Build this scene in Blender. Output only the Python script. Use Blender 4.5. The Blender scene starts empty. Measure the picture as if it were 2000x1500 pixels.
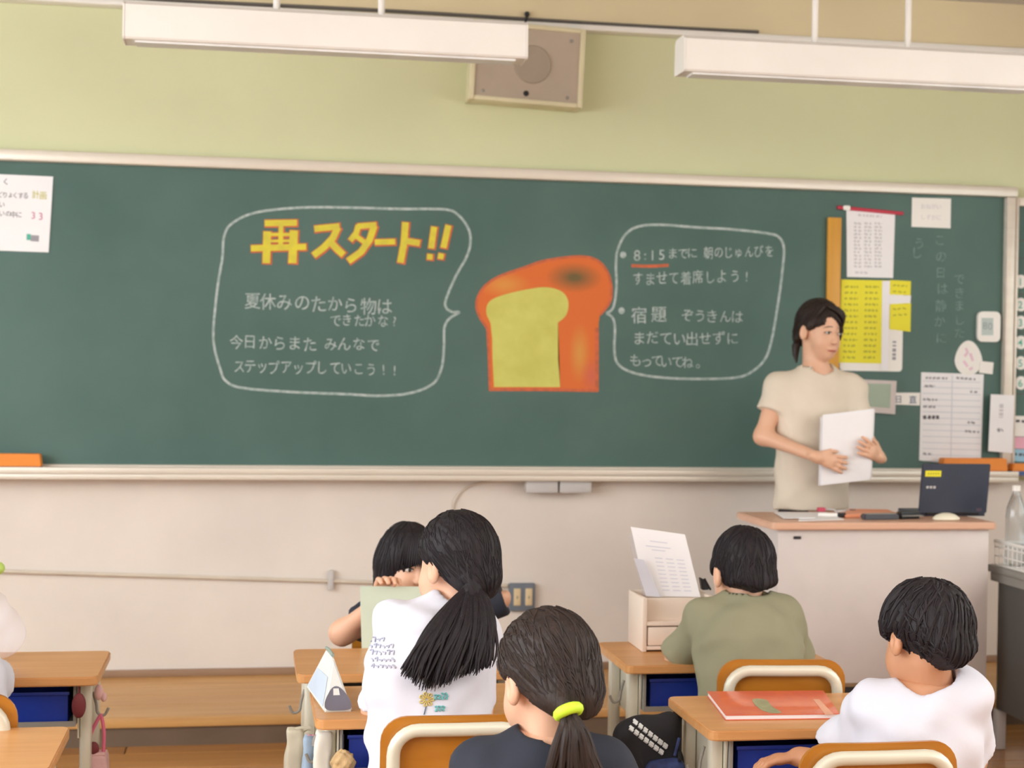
import bpy, bmesh, math, random
import numpy as np
from mathutils import Vector, Matrix, Euler
from mathutils.bvhtree import BVHTree

random.seed(7)
C = bpy.context.scene.collection
sc = bpy.context.scene
# ------------------------------------------------------------------ camera, world, light, exposure
FPX, YAW, PITCH, ROLL, CAMD, CAMH = 3000.0, 0.16798, -0.00999, 0.015636, 6.0295, 1.30
_f = Vector((math.sin(YAW)*math.cos(PITCH), math.cos(YAW)*math.cos(PITCH), math.sin(PITCH)))
_r = Vector((math.cos(YAW), -math.sin(YAW), 0)); _u = _r.cross(_f)
CR = math.cos(ROLL)*_r + math.sin(ROLL)*_u; CU = -math.sin(ROLL)*_r + math.cos(ROLL)*_u; CF = _f
CAM = Vector((0, -CAMD, CAMH))
cd = bpy.data.cameras.new('camera'); cam = bpy.data.objects.new('camera', cd); C.objects.link(cam)
cd.sensor_width = 36; cd.lens = FPX/2000*36; cd.clip_start = .05
cam.matrix_world = Matrix(((CR.x, CU.x, -CF.x, CAM.x), (CR.y, CU.y, -CF.y, CAM.y), (CR.z, CU.z, -CF.z, CAM.z), (0, 0, 0, 1)))
cd.dof.use_dof = True; cd.dof.focus_distance = 2.95; cd.dof.aperture_fstop = 6
sc.camera = cam
sc.view_settings.view_transform = 'Standard'; sc.view_settings.look = 'None'
sc.view_settings.gamma = 1; sc.view_settings.use_curve_mapping = False
sc.view_settings.exposure = 0.62
w = bpy.data.worlds.new('World'); sc.world = w; w.use_nodes = True
w.node_tree.nodes['Background'].inputs[0].default_value = (.80, .90, 1, 1)
w.node_tree.nodes['Background'].inputs[1].default_value = 1.2
def area(name, loc, tgt, sx, sy, e, col):
    l = bpy.data.lights.new(name, 'AREA'); l.shape = 'RECTANGLE'; l.size = sx; l.size_y = sy; l.energy = e; l.color = col
    o = bpy.data.objects.new(name, l); C.objects.link(o); o.location = loc
    o.rotation_euler = (Vector(tgt)-Vector(loc)).to_track_quat('-Z', 'Y').to_euler(); return o
area('window_daylight', (-3.30, -4.0, 1.75), (0, -3.6, 1.2), 6.6, 1.7, 185, (.93, .97, 1))
area('corridor_daylight', (4.20, -4.2, 1.75), (0, -3.6, 1.1), 6.0, 1.6, 75, (1, .95, .88))
area('overhead_fill', (.6, -4.6, 2.70), (.6, -4.0, 0), 4.5, 3.4, 52, (1, .96, .9))  # soft overhead fill added to brighten the room, not a real fixture

# ------------------------------------------------------------------ pixel to point (to lay out on real planes)
def ray(px, py): return (px-1000)*CR - (py-750)*CU + FPX*CF
def at(px, py, Y=0.0):
    v = ray(px, py); return CAM + v*((Y-CAM.y)/v.y)
def atz(px, py, z):
    v = ray(px, py); return CAM + v*((z-CAM.z)/v.z)

# ------------------------------------------------------------------ materials
def lin(c):
    return tuple(((x/255)/12.92 if x/255 <= .04045 else ((x/255+.055)/1.055)**2.4) for x in c)
MATS = {}
def mat(name, col, rough=.6, metal=0, var=.06, scale=6, bump=0, bscale=60, stretch=(1, 1, 1), trans=0, coat=0, col2=None, alpha=1, sss=0, spec=.5):
    if name in MATS: return MATS[name]
    m = bpy.data.materials.new(name); m.use_nodes = True; nt = m.node_tree; N = nt.nodes; L = nt.links
    b = N['Principled BSDF']; b.inputs['Roughness'].default_value = rough; b.inputs['Metallic'].default_value = metal
    b.inputs['Transmission Weight'].default_value = trans; b.inputs['Coat Weight'].default_value = coat; b.inputs['Alpha'].default_value = alpha
    b.inputs['Specular IOR Level'].default_value = spec
    if sss:
        b.inputs['Subsurface Weight'].default_value = sss; b.inputs['Subsurface Radius'].default_value = (.01, .004, .002)
    c = lin(col); c2 = lin(col2) if col2 else tuple(min(1, x*(1-var*2.2)) for x in c)
    tc = N.new('ShaderNodeTexCoord'); mp = N.new('ShaderNodeMapping'); L.new(tc.outputs['Object'], mp.inputs[0]); mp.inputs['Scale'].default_value = stretch
    nz = N.new('ShaderNodeTexNoise'); nz.inputs['Scale'].default_value = scale; nz.inputs['Detail'].default_value = 4; L.new(mp.outputs[0], nz.inputs[0])
    rp = N.new('ShaderNodeValToRGB'); rp.color_ramp.elements[0].position = .32; rp.color_ramp.elements[1].position = .68
    rp.color_ramp.elements[0].color = (*c2, 1); rp.color_ramp.elements[1].color = (*c, 1)
    L.new(nz.outputs['Fac'], rp.inputs[0]); L.new(rp.outputs[0], b.inputs['Base Color'])
    if bump:
        n2 = N.new('ShaderNodeTexNoise'); n2.inputs['Scale'].default_value = bscale; n2.inputs['Detail'].default_value = 3; L.new(mp.outputs[0], n2.inputs[0])
        bp = N.new('ShaderNodeBump'); bp.inputs['Strength'].default_value = bump; bp.inputs['Distance'].default_value = .004
        L.new(n2.outputs['Fac'], bp.inputs['Height']); L.new(bp.outputs[0], b.inputs['Normal'])
    MATS[name] = m; return m
M = dict(
 green=mat('wall_green', (212, 213, 172), .75, var=.03, scale=1.5), cream=mat('wall_cream', (230, 220, 211), .55, var=.05, scale=2.2, bump=.08, bscale=25),
 beam=mat('beam_cream', (222, 206, 168), .7, var=.04, scale=2), ceil=mat('ceiling_grey', (205, 198, 190), .8, var=.03),
 board=mat('board_green', (82, 110, 102), .6, scale=1.6, col2=(68, 98, 90)),
 alu=mat('frame_aluminium', (222, 212, 198), .35, metal=.15, var=.04, stretch=(.3, 5, 5)),
 white=mat('white_plastic', (238, 234, 228), .4, var=.02), paper=mat('white_paper', (240, 238, 240), .7, var=.015),
 wood=mat('desk_wood', (214, 160, 104), .36, scale=4, stretch=(1, 9, 9), col2=(204, 146, 90), bump=.03),
 platw=mat('platform_wood', (205, 158, 98), .4, scale=3, stretch=(.6, 9, 9), col2=(188, 138, 82), bump=.04),
 riser=mat('riser_brown', (112, 92, 74), .6, scale=5, var=.08, bump=.1), base=mat('base_strip', (158, 126, 100), .55, scale=3, var=.08),
 floor=mat('floor_wood', (178, 122, 62), .28, scale=3, stretch=(.7, 8, 8), col2=(150, 96, 48), bump=.04, coat=.3),
 veneer=mat('chair_veneer', (188, 124, 40), .35, scale=5, stretch=(1, 6, 6), col2=(172, 108, 30), coat=.2),
 steel=mat('cream_steel', (218, 214, 196), .32, metal=.1, var=.03), grey=mat('grey_steel', (150, 146, 138), .45, var=.05),
 dgrey=mat('dark_grey_steel', (92, 88, 84), .5, var=.05), lgrey=mat('light_grey', (196, 192, 190), .5, var=.04),
 blue=mat('blue_plastic', (24, 56, 160), .4, var=.1), black=mat('black_plastic', (30, 30, 34), .45, var=.1), darkin=mat('dark_inside', (46, 42, 44), .6),
 navy=mat('navy_knit', (42, 47, 60), .85, bump=.1, bscale=200), shirtw=mat('white_cotton', (220, 221, 233), .85, var=.02, bump=.06, bscale=150),
 khaki=mat('khaki_cotton', (148, 145, 118), .85, var=.05, bump=.1, bscale=150), beige=mat('beige_knit', (224, 211, 193), .9, var=.04, bump=.15, bscale=220),
 skin=mat('skin', (228, 178, 148), .5, var=.04, scale=10, sss=.12), ear=mat('ear_skin', (214, 136, 112), .5, var=.04, sss=.12), skin2=mat('skin_teacher', (226, 178, 148), .5, var=.03, sss=.1), skin3=mat('skin_tan', (204, 148, 112), .5, var=.04, sss=.1),
 lips=mat('lips', (188, 104, 94), .4), eyew=mat('eye_white', (208, 196, 188), .35), iris=mat('iris', (34, 24, 22), .2),
 hair=mat('black_hair', (34, 27, 31), .62, scale=14, stretch=(6, 6, .5), col2=(24, 19, 24), bump=.5, bscale=26, spec=.35),
 hairb=mat('brown_hair', (50, 36, 31), .58, scale=14, stretch=(6, 6, .5), col2=(34, 24, 21), bump=.5, bscale=26, spec=.4),
 pants=mat('dark_trousers', (34, 36, 44), .85), shoe=mat('white_shoes', (220, 218, 214), .6), sole=mat('shoe_sole', (150, 110, 70), .7),
 neon=mat('neon_yellow', (205, 245, 60), .6, var=.03), orange=mat('orange_plastic', (238, 142, 48), .5, var=.04), rul=mat('amber_wood', (218, 158, 58), .45, stretch=(6, 6, .5)),
 red=mat('red_plastic', (205, 58, 82), .5), yellow=mat('yellow_paper', (236, 226, 50), .65, var=.02), lcd=mat('lcd_green', (150, 166, 142), .3, var=.04),
 ink=mat('grey_ink', (158, 154, 160), .8), inkd=mat('dark_ink', (96, 92, 100), .8), inko=mat('olive_ink', (190, 184, 60), .8), inkr=mat('red_ink', (200, 120, 150), .8), inkt=mat('teal_ink', (90, 180, 160), .8),
 chalk=mat('white_chalk', (186, 194, 192), .95, scale=60, col2=(140, 158, 152)), chalkf=mat('faint_chalk', (130, 152, 148), .95, scale=40, col2=(94, 122, 114)),
 chalky=mat('yellow_chalk', (222, 208, 66), .95, scale=30, col2=(206, 192, 74)), chalkr=mat('red_chalk', (214, 108, 72), .95, scale=40, col2=(180, 100, 70)),
 crumb=mat('pale_yellow_chalk', (208, 206, 112), .95, scale=12, col2=(196, 192, 98)), crust=mat('orange_chalk', (216, 116, 54), .95, scale=7, col2=(196, 138, 62)),
 burnt=mat('dark_brown_chalk', (120, 88, 58), .95, scale=15, col2=(150, 92, 54)), pkchalk=mat('pink_chalk', (206, 110, 82), .95, scale=12, col2=(190, 120, 72)),
 foldg=mat('pale_green_plastic', (208, 224, 208), .4, var=.02), pink=mat('pink_cloth', (226, 184, 184), .8, var=.05, bump=.2), pinkd=mat('hot_pink', (232, 120, 150), .6), maroon=mat('maroon_cloth', (120, 48, 52), .7),
 canvas=mat('canvas_cloth', (206, 198, 176), .9, var=.07, bump=.3, bscale=60), ltblue=mat('light_blue_cloth', (168, 190, 214), .85, var=.1), creamc=mat('cream_cloth', (232, 230, 218), .85, var=.04, bump=.2, bscale=30),
 blackc=mat('black_cloth', (28, 28, 32), .85, bump=.2), dotc=mat('blue_pattern_cloth', (54, 70, 120), .8, scale=40, col2=(30, 36, 74)), fluff=mat('tan_fluff', (214, 180, 130), .95, scale=30, var=.15, bump=.8, bscale=80),
 book=mat('orange_red_cover', (232, 112, 72), .35, scale=30, col2=(222, 98, 74), coat=.4), taupe=mat('taupe_panel', (186, 170, 152), .6, var=.05, bump=.1, bscale=200), grill=mat('grille_taupe', (170, 155, 138), .7, bump=.4, bscale=250),
 deskp=mat('teacher_desk_panel', (214, 204, 200), .45, var=.03), desktop=mat('teacher_desktop', (222, 176, 148), .35, scale=3, stretch=(.6, 8, 8), var=.04), woodw=mat('whitewashed_wood', (236, 218, 202), .5, var=.04),
 case=mat('pale_blue_case', (200, 214, 232), .5, var=.06), casep=mat('pale_cream_case', (226, 228, 222), .5, var=.03), caseg=mat('grey_print', (112, 110, 122), .6, var=.12), laptop=mat('slate_lid', (58, 64, 80), .4, var=.06),
 glass=mat('window_glass', (235, 245, 245), .05, trans=1, var=0), bottle=mat('clear_plastic', (232, 236, 236), .12, trans=.85, var=0), film=mat('plastic_film', (232, 228, 240), .35, var=.03, alpha=.2), lime=mat('lime_cloth', (200, 230, 120), .7),
)
M['metaltrim'] = mat('pipe_cream', (212, 200, 184), .45, var=.05)

# ------------------------------------------------------------------ mesh helpers
def link(name, me, m=None, parent=None, smooth=True):
    o = bpy.data.objects.new(name, me); C.objects.link(o)
    if m: me.materials.append(m)
    if smooth:
        me.polygons.foreach_set('use_smooth', [True]*len(me.polygons))
    if parent: o.parent = parent
    return o
class MB:
    def __init__(s): s.bm = bmesh.new()
    def box(s, a, b, bev=0, seg=2):
        a = Vector(a); b = Vector(b); c = (a+b)/2; d = b-a
        t = bmesh.new(); bmesh.ops.create_cube(t, size=1)
        for v in t.verts: v.co = Vector((v.co.x*abs(d.x), v.co.y*abs(d.y), v.co.z*abs(d.z)))+c
        if bev: bmesh.ops.bevel(t, geom=t.edges[:], offset=min(bev, .45*min(abs(d.x), abs(d.y), abs(d.z))), segments=seg, affect='EDGES', profile=.5)
        s._merge(t); return s
    def _merge(s, t, M4=None):
        if M4 is not None: t.transform(M4)
        me = bpy.data.meshes.new('t'); t.to_mesh(me); t.free(); s.bm.from_mesh(me); bpy.data.meshes.remove(me)
    def prism(s, pts, n, depth, bev=0):
        """closed polygon of 3D points, thickened by depth along n"""
        t = bmesh.new(); n = Vector(n).normalized()*depth
        vs = [t.verts.new(Vector(p)) for p in pts]; vb = [t.verts.new(Vector(p)+n) for p in pts]
        t.faces.new(vs); t.faces.new(vb[::-1])
        for i in range(len(pts)):
            j = (i+1) % len(pts); t.faces.new((vs[j], vs[i], vb[i], vb[j]))
        bmesh.ops.recalc_face_normals(t, faces=t.faces[:])
        if bev: bmesh.ops.bevel(t, geom=t.edges[:], offset=bev, segments=2, affect='EDGES')
        bmesh.ops.triangulate(t, faces=[f for f in t.faces if len(f.verts) > 4])
        s._merge(t); return s
    def tube(s, pts, r, seg=10, closed=False, cap=True):
        pts = [Vector(p) for p in pts]; n = len(pts); rs = r if isinstance(r, (list, tuple)) else [r]*n
        rings = []; up = None
        for i in range(n):
            if closed: t = (pts[(i+1) % n]-pts[i-1])
            else: t = pts[min(i+1, n-1)]-pts[max(i-1, 0)]
            t = t.normalized() if t.length > 1e-9 else Vector((0, 0, 1))
            if up is None:
                up = Vector((0, 0, 1)) if abs(t.z) < .9 else Vector((1, 0, 0))
            up = (up-t*up.dot(t)); up = up.normalized() if up.length > 1e-6 else t.orthogonal().normalized()
            b = t.cross(up)
            rings.append([s.bm.verts.new(pts[i]+(up*math.cos(2*math.pi*k/seg)+b*math.sin(2*math.pi*k/seg))*rs[i]) for k in range(seg)])
        m = n if closed else n-1
        for i in range(m):
            A, B = rings[i], rings[(i+1) % n]
            for k in range(seg): s.bm.faces.new((A[k], A[(k+1) % seg], B[(k+1) % seg], B[k]))
        if cap and not closed:
            s.bm.faces.new(rings[0][::-1]); s.bm.faces.new(rings[-1])
        return s
    def lathe(s, prof, c, seg=24):
        rings = [[s.bm.verts.new(Vector((c[0]+r*math.cos(2*math.pi*k/seg), c[1]+r*math.sin(2*math.pi*k/seg), c[2]+z))) for k in range(seg)] for r, z in prof]
        for A, B in zip(rings, rings[1:]):
            for k in range(seg): s.bm.faces.new((A[k], A[(k+1) % seg], B[(k+1) % seg], B[k]))
        s.bm.faces.new(rings[0][::-1]); s.bm.faces.new(rings[-1]); return s
    def ball(s, c, r, seg=16):
        t = bmesh.new(); bmesh.ops.create_uvsphere(t, u_segments=seg, v_segments=seg//2+2, radius=1)
        r = r if hasattr(r, '__len__') else (r, r, r)
        for v in t.verts: v.co = Vector((v.co.x*r[0]+c[0], v.co.y*r[1]+c[1], v.co.z*r[2]+c[2]))
        s._merge(t); return s
    def poly(s, pts):
        f = s.bm.faces.new([s.bm.verts.new(Vector(p)) for p in pts]); bmesh.ops.triangulate(s.bm, faces=[f]); return s
    def build(s, name, m, parent=None, smooth=None, shift=None):
        if shift is not None: bmesh.ops.translate(s.bm, verts=s.bm.verts[:], vec=-Vector(shift))
        elif parent is not None and parent.get('_w'): bmesh.ops.translate(s.bm, verts=s.bm.verts[:], vec=-Vector(parent['_w']))
        me = bpy.data.meshes.new(name); s.bm.to_mesh(me); s.bm.free()
        o = link(name, me, m, parent, False)
        try:
            me.polygons.foreach_set('use_smooth', [True]*len(me.polygons)); me.set_sharp_from_angle(angle=math.radians(38))
        except Exception: pass
        return o
def tag(o, label, cat, group=None, kind=None):
    o['label'] = label; o['category'] = cat
    if group: o['group'] = group
    if kind: o['kind'] = kind
    return o
def thing(name, loc, label, cat, group=None, rz=0):
    """Empty at the thing's base; meshes built in world coordinates are shifted to it"""
    o = bpy.data.objects.new(name, None); C.objects.link(o); o.location = loc; o.rotation_euler.z = rz; o.empty_display_size = .05
    tag(o, label, cat, group)
    if rz == 0: o['_w'] = tuple(loc)
    return o
def local_thing(name, loc, rz, label, cat, group=None):
    o = thing(name, loc, label, cat, group, rz if rz else 1e-6); return o
def struct(o): o['kind'] = 'structure'; return o
def dup(root, loc, rz, label):
    r = root.copy(); C.objects.link(r); r.location = loc; r.rotation_euler.z = rz; r['label'] = label
    for ch in list(root.children):
        c = ch.copy(); C.objects.link(c); c.parent = r
        for g in ch.children:
            d = g.copy(); C.objects.link(d); d.parent = c
    return r
def rrect(w, h, r, n=5):
    """rounded rectangle outline, centred"""
    P = []
    for cx, cy, a0 in ((w/2-r, h/2-r, 0), (-w/2+r, h/2-r, 90), (-w/2+r, -h/2+r, 180), (w/2-r, -h/2+r, 270)):
        for k in range(n+1):
            a = math.radians(a0+90*k/n); P.append((cx+r*math.cos(a), cy+r*math.sin(a)))
    return P
def smooth_path(pts, n=8, closed=False):
    pts = [tuple(p) for p in pts]; N = len(pts); out = []
    rng = range(N if closed else N-1)
    for i in rng:
        g = (lambda k: pts[k % N]) if closed else (lambda k: pts[max(0, min(N-1, k))])
        p0, p1, p2, p3 = g(i-1), g(i), g(i+1), g(i+2)
        for k in range(n):
            t = k/n
            out.append(tuple(.5*((2*b)+(-a+c)*t+(2*a-5*b+4*c-d)*t*t+(-a+3*b-3*c+d)*t**3) for a, b, c, d in zip(p0, p1, p2, p3)))
    if not closed: out.append(pts[-1])
    return out
# flat marks (chalk, ink, print) laid on a vertical plane at Y
def ribbon(mb, pts, wpx, Y):
    """pts in photo pixels on the plane Y; a ribbon wpx wide"""
    n = len(pts); L = []; R = []
    for i in range(n):
        a = pts[max(i-1, 0)]; b = pts[min(i+1, n-1)]; dx, dy = b[0]-a[0], b[1]-a[1]; l = math.hypot(dx, dy) or 1
        nx, ny = -dy/l*wpx/2, dx/l*wpx/2
        L.append(mb.bm.verts.new(at(pts[i][0]+nx, pts[i][1]+ny, Y))); R.append(mb.bm.verts.new(at(pts[i][0]-nx, pts[i][1]-ny, Y)))
    for i in range(n-1): mb.bm.faces.new((L[i], R[i], R[i+1], L[i+1]))
def area_poly(mb, pts, Y): mb.poly([at(x, y, Y) for x, y in pts])
GL = {}
def glyph(ch):
    if ch in GL: return GL[ch]
    cu = bpy.data.curves.new('g', 'FONT'); cu.body = ch; cu.size = 1; cu.resolution_u = 3; cu.offset = .006
    ob = bpy.data.objects.new('g', cu); C.objects.link(ob); dg = bpy.context.evaluated_depsgraph_get(); dg.update()
    me = bpy.data.meshes.new_from_object(ob.evaluated_get(dg))
    vs = [(v.co.x, v.co.y) for v in me.vertices]; fs = [tuple(p.vertices) for p in me.polygons]
    bpy.data.objects.remove(ob); bpy.data.curves.remove(cu); bpy.data.meshes.remove(me)
    GL[ch] = (vs, fs); return GL[ch]
def write(mb, s, x0, y0, x1, y1, h, Y, jit=.06, rng=None, sx=.95):
    """characters from (x0,y0) to (x1,y1) (centres of first and last) in photo pixels, h px tall"""
    rng = rng or random; n = len(s)
    for i, ch in enumerate(s):
        if ch == ' ': continue
        t = i/max(n-1, 1); cx = x0+(x1-x0)*t; cy = y0+(y1-y0)*t
        vs, fs = glyph(ch)
        if not vs: continue
        xs = [v[0] for v in vs]; mx = (min(xs)+max(xs))/2; a = rng.uniform(-jit, jit); k = h*(1+rng.uniform(-jit, jit)); ox, oy = rng.uniform(-1, 1)*jit*h, rng.uniform(-1, 1)*jit*h
        V = []
        for vx, vy in vs:
            ux, uy = (vx-mx)*k*sx, (vy-.36)*k
            V.append(mb.bm.verts.new(at(cx+ox+ux*math.cos(a)-uy*math.sin(a), cy+oy-(ux*math.sin(a)+uy*math.cos(a)), Y)))
        for f in fs:
            try: mb.bm.faces.new([V[k2] for k2 in f])
            except ValueError: pass

# ------------------------------------------------------------------ signed-distance bodies
def A3(v): return np.array(v, dtype=np.float32)
def cone(a, b, ra, rb, ax=None, flat=1.0):
    a = A3(a); b = A3(b); ba = b-a; L2 = float(ba@ba)+1e-12; axn = None if ax is None else A3(ax)/np.linalg.norm(ax)
    def f(P):
        q = P-a; h = np.clip(q@ba/L2, 0, 1); q = q-h[:, None]*ba
        if axn is not None: q = q+(q@axn)[:, None]*axn*(1/flat-1)
        return (np.sqrt((q*q).sum(1))-(ra+(rb-ra)*h))*(1 if axn is None else .85)
    return f
def ell(c, r, R=None):
    c = A3(c); r = A3(r); R = None if R is None else np.array(R, dtype=np.float32)
    def f(P):
        q = P-c
        if R is not None: q = q@R
        k0 = np.sqrt(((q/r)**2).sum(1)); k1 = np.sqrt(((q/(r*r))**2).sum(1))+1e-9
        return k0*(k0-1)/k1
    return f
def smin(a, b, k):
    h = np.clip(.5+.5*(b-a)/k, 0, 1); return b*(1-h)+a*h-k*h*(1-h)
def union(fs, k=.02):
    def f(P):
        d = fs[0](P)
        for g in fs[1:]: d = smin(d, g(P), k)
        return d
    return f
def rbox(top, bot, wt, wb, d, r=.006):
    top = A3(top); bot = A3(bot); L = float(top[2]-bot[2])
    def f(P):
        t = np.clip((top[2]-P[:, 2])/L, 0, 1); cx = top[0]+(bot[0]-top[0])*t; hw = (wt+(wb-wt)*t)/2-r; hd = d*(.55+.35*t)-r*.5; cz = (top[2]+bot[2])/2
        q = np.stack([np.abs(P[:, 0]-cx)-hw, np.abs(P[:, 1]-top[1])-hd, np.abs(P[:, 2]-cz)-L/2+r], 1); m = np.maximum(q, 0)
        return np.sqrt((m*m).sum(1))+np.minimum(q.max(1), 0)-r
    return f
def cut(f, g, k=.004): return lambda P: -smin(-f(P), -g(P), k)           # intersection
def sub(f, g, k=.004): return lambda P: -smin(-f(P), g(P), k)
def plane(p, n):
    """negative side kept is opposite to n"""
    p = A3(p); n = A3(n)/np.linalg.norm(n); return lambda P: (P-p)@n
def folds(f, a, ks, seed=0):
    def g(P):
        d = f(P)
        for i, k in enumerate(ks):
            k = A3(k); w = P@k+1.7*np.sin(P@(k[[1, 2, 0]]*.6)+seed+i); d = d+a*np.sin(w)
        return d
    return g
def nets(F, lo, hi, res):
    lo = np.array(lo, float); hi = np.array(hi, float); n = np.maximum(((hi-lo)/res).astype(int)+1, 3)
    xs = [lo[i]+np.arange(n[i])*res for i in range(3)]
    V = np.empty(n, np.float32)
    YY, ZZ = np.meshgrid(xs[1], xs[2], indexing='ij')
    step = max(1, 200000//YY.size)
    for i0 in range(0, n[0], step):
        xx = xs[0][i0:i0+step]; P = np.empty((len(xx), YY.size, 3), np.float32)
        P[:, :, 0] = xx[:, None]; P[:, :, 1] = YY.ravel(); P[:, :, 2] = ZZ.ravel()
        V[i0:i0+step] = F(P.reshape(-1, 3)).reshape(len(xx), n[1], n[2])
    m = n-1; acc = np.zeros((*m, 3), np.float32); cnt = np.zeros(m, np.float32)
    I = np.indices(m).astype(np.float32)
    cs = [(a, b, c) for a in (0, 1) for b in (0, 1) for c in (0, 1)]
    sl = lambda o: V[o[0]:o[0]+m[0], o[1]:o[1]+m[1], o[2]:o[2]+m[2]]
    for o in cs:
        for ax in range(3):
            if o[ax]: continue
            o2 = list(o); o2[ax] = 1; a = sl(o); b = sl(o2); x = (a < 0) != (b < 0)
            t = np.where(x, a/(a-b+1e-12*(a == b)), 0)
            for k in range(3): acc[..., k] += np.where(x, o[k]+(t if k == ax else 0), 0)
            cnt += x
    act = cnt > 0; idx = -np.ones(m, int); idx[act] = np.arange(act.sum())
    cell = np.argwhere(act); verts = lo+(cell+acc[act]/cnt[act][:, None])*res
    faces = []
    for ax in range(3):
        u, v = (ax+1) % 3, (ax+2) % 3
        s0 = [slice(None)]*3; s1 = [slice(None)]*3; s0[ax] = slice(0, -1); s1[ax] = slice(1, None)
        a = V[tuple(s0)] < 0; b = V[tuple(s1)] < 0; e = np.argwhere(a != b); flip = a[tuple(e.T)]
        ok = (e[:, u] > 0) & (e[:, v] > 0) & (e[:, u] < m[u]) & (e[:, v] < m[v]) & (e[:, ax] < m[ax]); e = e[ok]; flip = flip[ok]
        def g(du, dv):
            q = e.copy(); q[:, u] += du; q[:, v] += dv; return idx[tuple(q.T)]
        q = np.stack([g(-1, -1), g(0, -1), g(0, 0), g(-1, 0)], 1)
        q[~flip] = q[~flip][:, ::-1]; faces.append(q)
    return verts, np.concatenate(faces)
def mesh_parts(name, parts, m, parent, sharp=False):
    """parts = [(sdf, lo, hi, res)]; one mesh, shifted to the parent's base"""
    o0 = np.array(parent['_w']); VV = []; FF = []; n = 0
    for F, lo, hi, res in parts:
        v, f = nets(F, lo, hi, res); VV.append(v-o0); FF.append(f+n); n += len(v)
    V = np.concatenate(VV); Fq = np.concatenate(FF)
    me = bpy.data.meshes.new(name); me.vertices.add(len(V)); me.vertices.foreach_set('co', V.astype(np.float32).ravel())
    me.loops.add(len(Fq)*4); me.loops.foreach_set('vertex_index', Fq.astype(np.int32).ravel())
    me.polygons.add(len(Fq)); me.polygons.foreach_set('loop_start', np.arange(0, len(Fq)*4, 4, dtype=np.int32))
    me.update(calc_edges=True); me.validate()
    return link(name, me, m, parent)
# ================================================================== the room
XL, XR, YB, ZC = -3.4, 4.3, -8.6, 2.85
wf = struct(MB().box((XL, 0, .86), (XR, .12, ZC)).build('wall_front', M['green']))
MB().box((XL, -.004, 0), (XR, .12, .86)).build('lower_wall', M['cream'], wf)
wl = MB(); wl.box((XL-.12, YB, 0), (XL, .12, .85)); wl.box((XL-.12, YB, 2.45), (XL, .12, ZC)); wl.box((XL-.12, -.5, .85), (XL, .12, 2.45)); wl.box((XL-.12, YB, .85), (XL, -7.6, 2.45))
struct(wl.build('wall_left', M['cream']))
wr = MB(); wr.box((XR, YB, 0), (XR+.12, .12, .95)); wr.box((XR, YB, 2.4), (XR+.12, .12, ZC)); wr.box((XR, -1.0, .95), (XR+.12, .12, 2.4)); wr.box((XR, YB, .95), (XR+.12, -7.4, 2.4))
struct(wr.build('wall_right', M['cream']))
struct(MB().box((XL, YB-.12, 0), (XR, YB, ZC)).build('wall_back', M['cream']))
struct(MB().box((XL-.12, YB-.12, ZC), (XR+.12, .12, ZC+.1)).build('ceiling', M['ceil']))
for nm, x, y0, y1, z0, z1 in (('window_1', XL-.07, -7.6, -.5, .85, 2.45), ('window_2', XR+.05, -7.4, -1.0, .95, 2.4)):
    fr = MB(); n = 4
    fr.box((x, y0, z0), (x+.05, y1, z0+.05)); fr.box((x, y0, z1-.05), (x+.05, y1, z1))
    for k in range(n+1):
        y = y0+(y1-y0)*k/n; fr.box((x, max(y0, y-.03), z0+.05), (x+.05, min(y1, y+.03), z1-.05))
    f = struct(fr.build(nm, M['alu']))
    for k in range(n):
        ya = y0+(y1-y0)*k/n+.03; yb = y0+(y1-y0)*(k+1)/n-.03
        MB().box((x+.02, ya, z0+.05), (x+.026, yb, z1-.05)).build('pane', M['glass'], f)
fl = struct(MB().box((XL-.12, YB-.12, -.1), (XR+.12, .12, -.012)).build('floor', M['floor']))
rg = random.Random(3)
pm = []
for k in range(5):
    b = MB().box((-.598, -.0985, -.012), (.598, .0985, 0), .0015, 1); me = bpy.data.meshes.new('plank'); b.bm.to_mesh(me); b.bm.free()
    me.materials.append(mat('floor_plank_%d' % k, [(186, 128, 66), (172, 116, 58), (194, 138, 76), (166, 110, 54), (180, 122, 62)][k], .26, scale=3, stretch=(.7, 8, 8), var=.07, coat=.3, bump=.03)); pm.append(me)
y = YB+.1
row = 0
while y < 0:
    x = XL+.6-(.6 if row % 2 else 0)
    while x < XR+.5:
        if x-.6 >= XL-.7 and x+.6 < XR+.7:
            o = bpy.data.objects.new('plank', rg.choice(pm)); C.objects.link(o); o.location = (x, y, 0); o.parent = fl
        x += 1.2
    y += .2; row += 1

# cream band above the wall with its white rail and the dark cable
b = struct(MB().box((XL, -.05, 2.665), (XR, -.001, ZC)).build('trim_1', M['beam']))
struct(MB().box((XL, -.066, 2.645), (XR, -.001, 2.668), .004).build('trim_2', M['white']))
cb = MB(); cb.tube([(x, -.058, 2.677+.003*math.sin(x*3)) for x in np.linspace(-3.2, 2.0, 40)], .007, 6)
p = at(1026, 40, -.05)
tag(cb.build('cable', M['dgrey']), 'thin dark cable lying along the white rail at the top of the wall', 'cable')
hk = MB(); hk.tube([p+Vector((-.01, -.012, -.035)), p+Vector((0, -.014, -.005)), p+Vector((.004, -.014, .02))], .005, 6); hk.ball(p+Vector((.004, -.014, .022)), .011, 10)
tag(hk.build('hook', M['black']), 'small black hook on the cream band above the wall speaker', 'hook')

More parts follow.
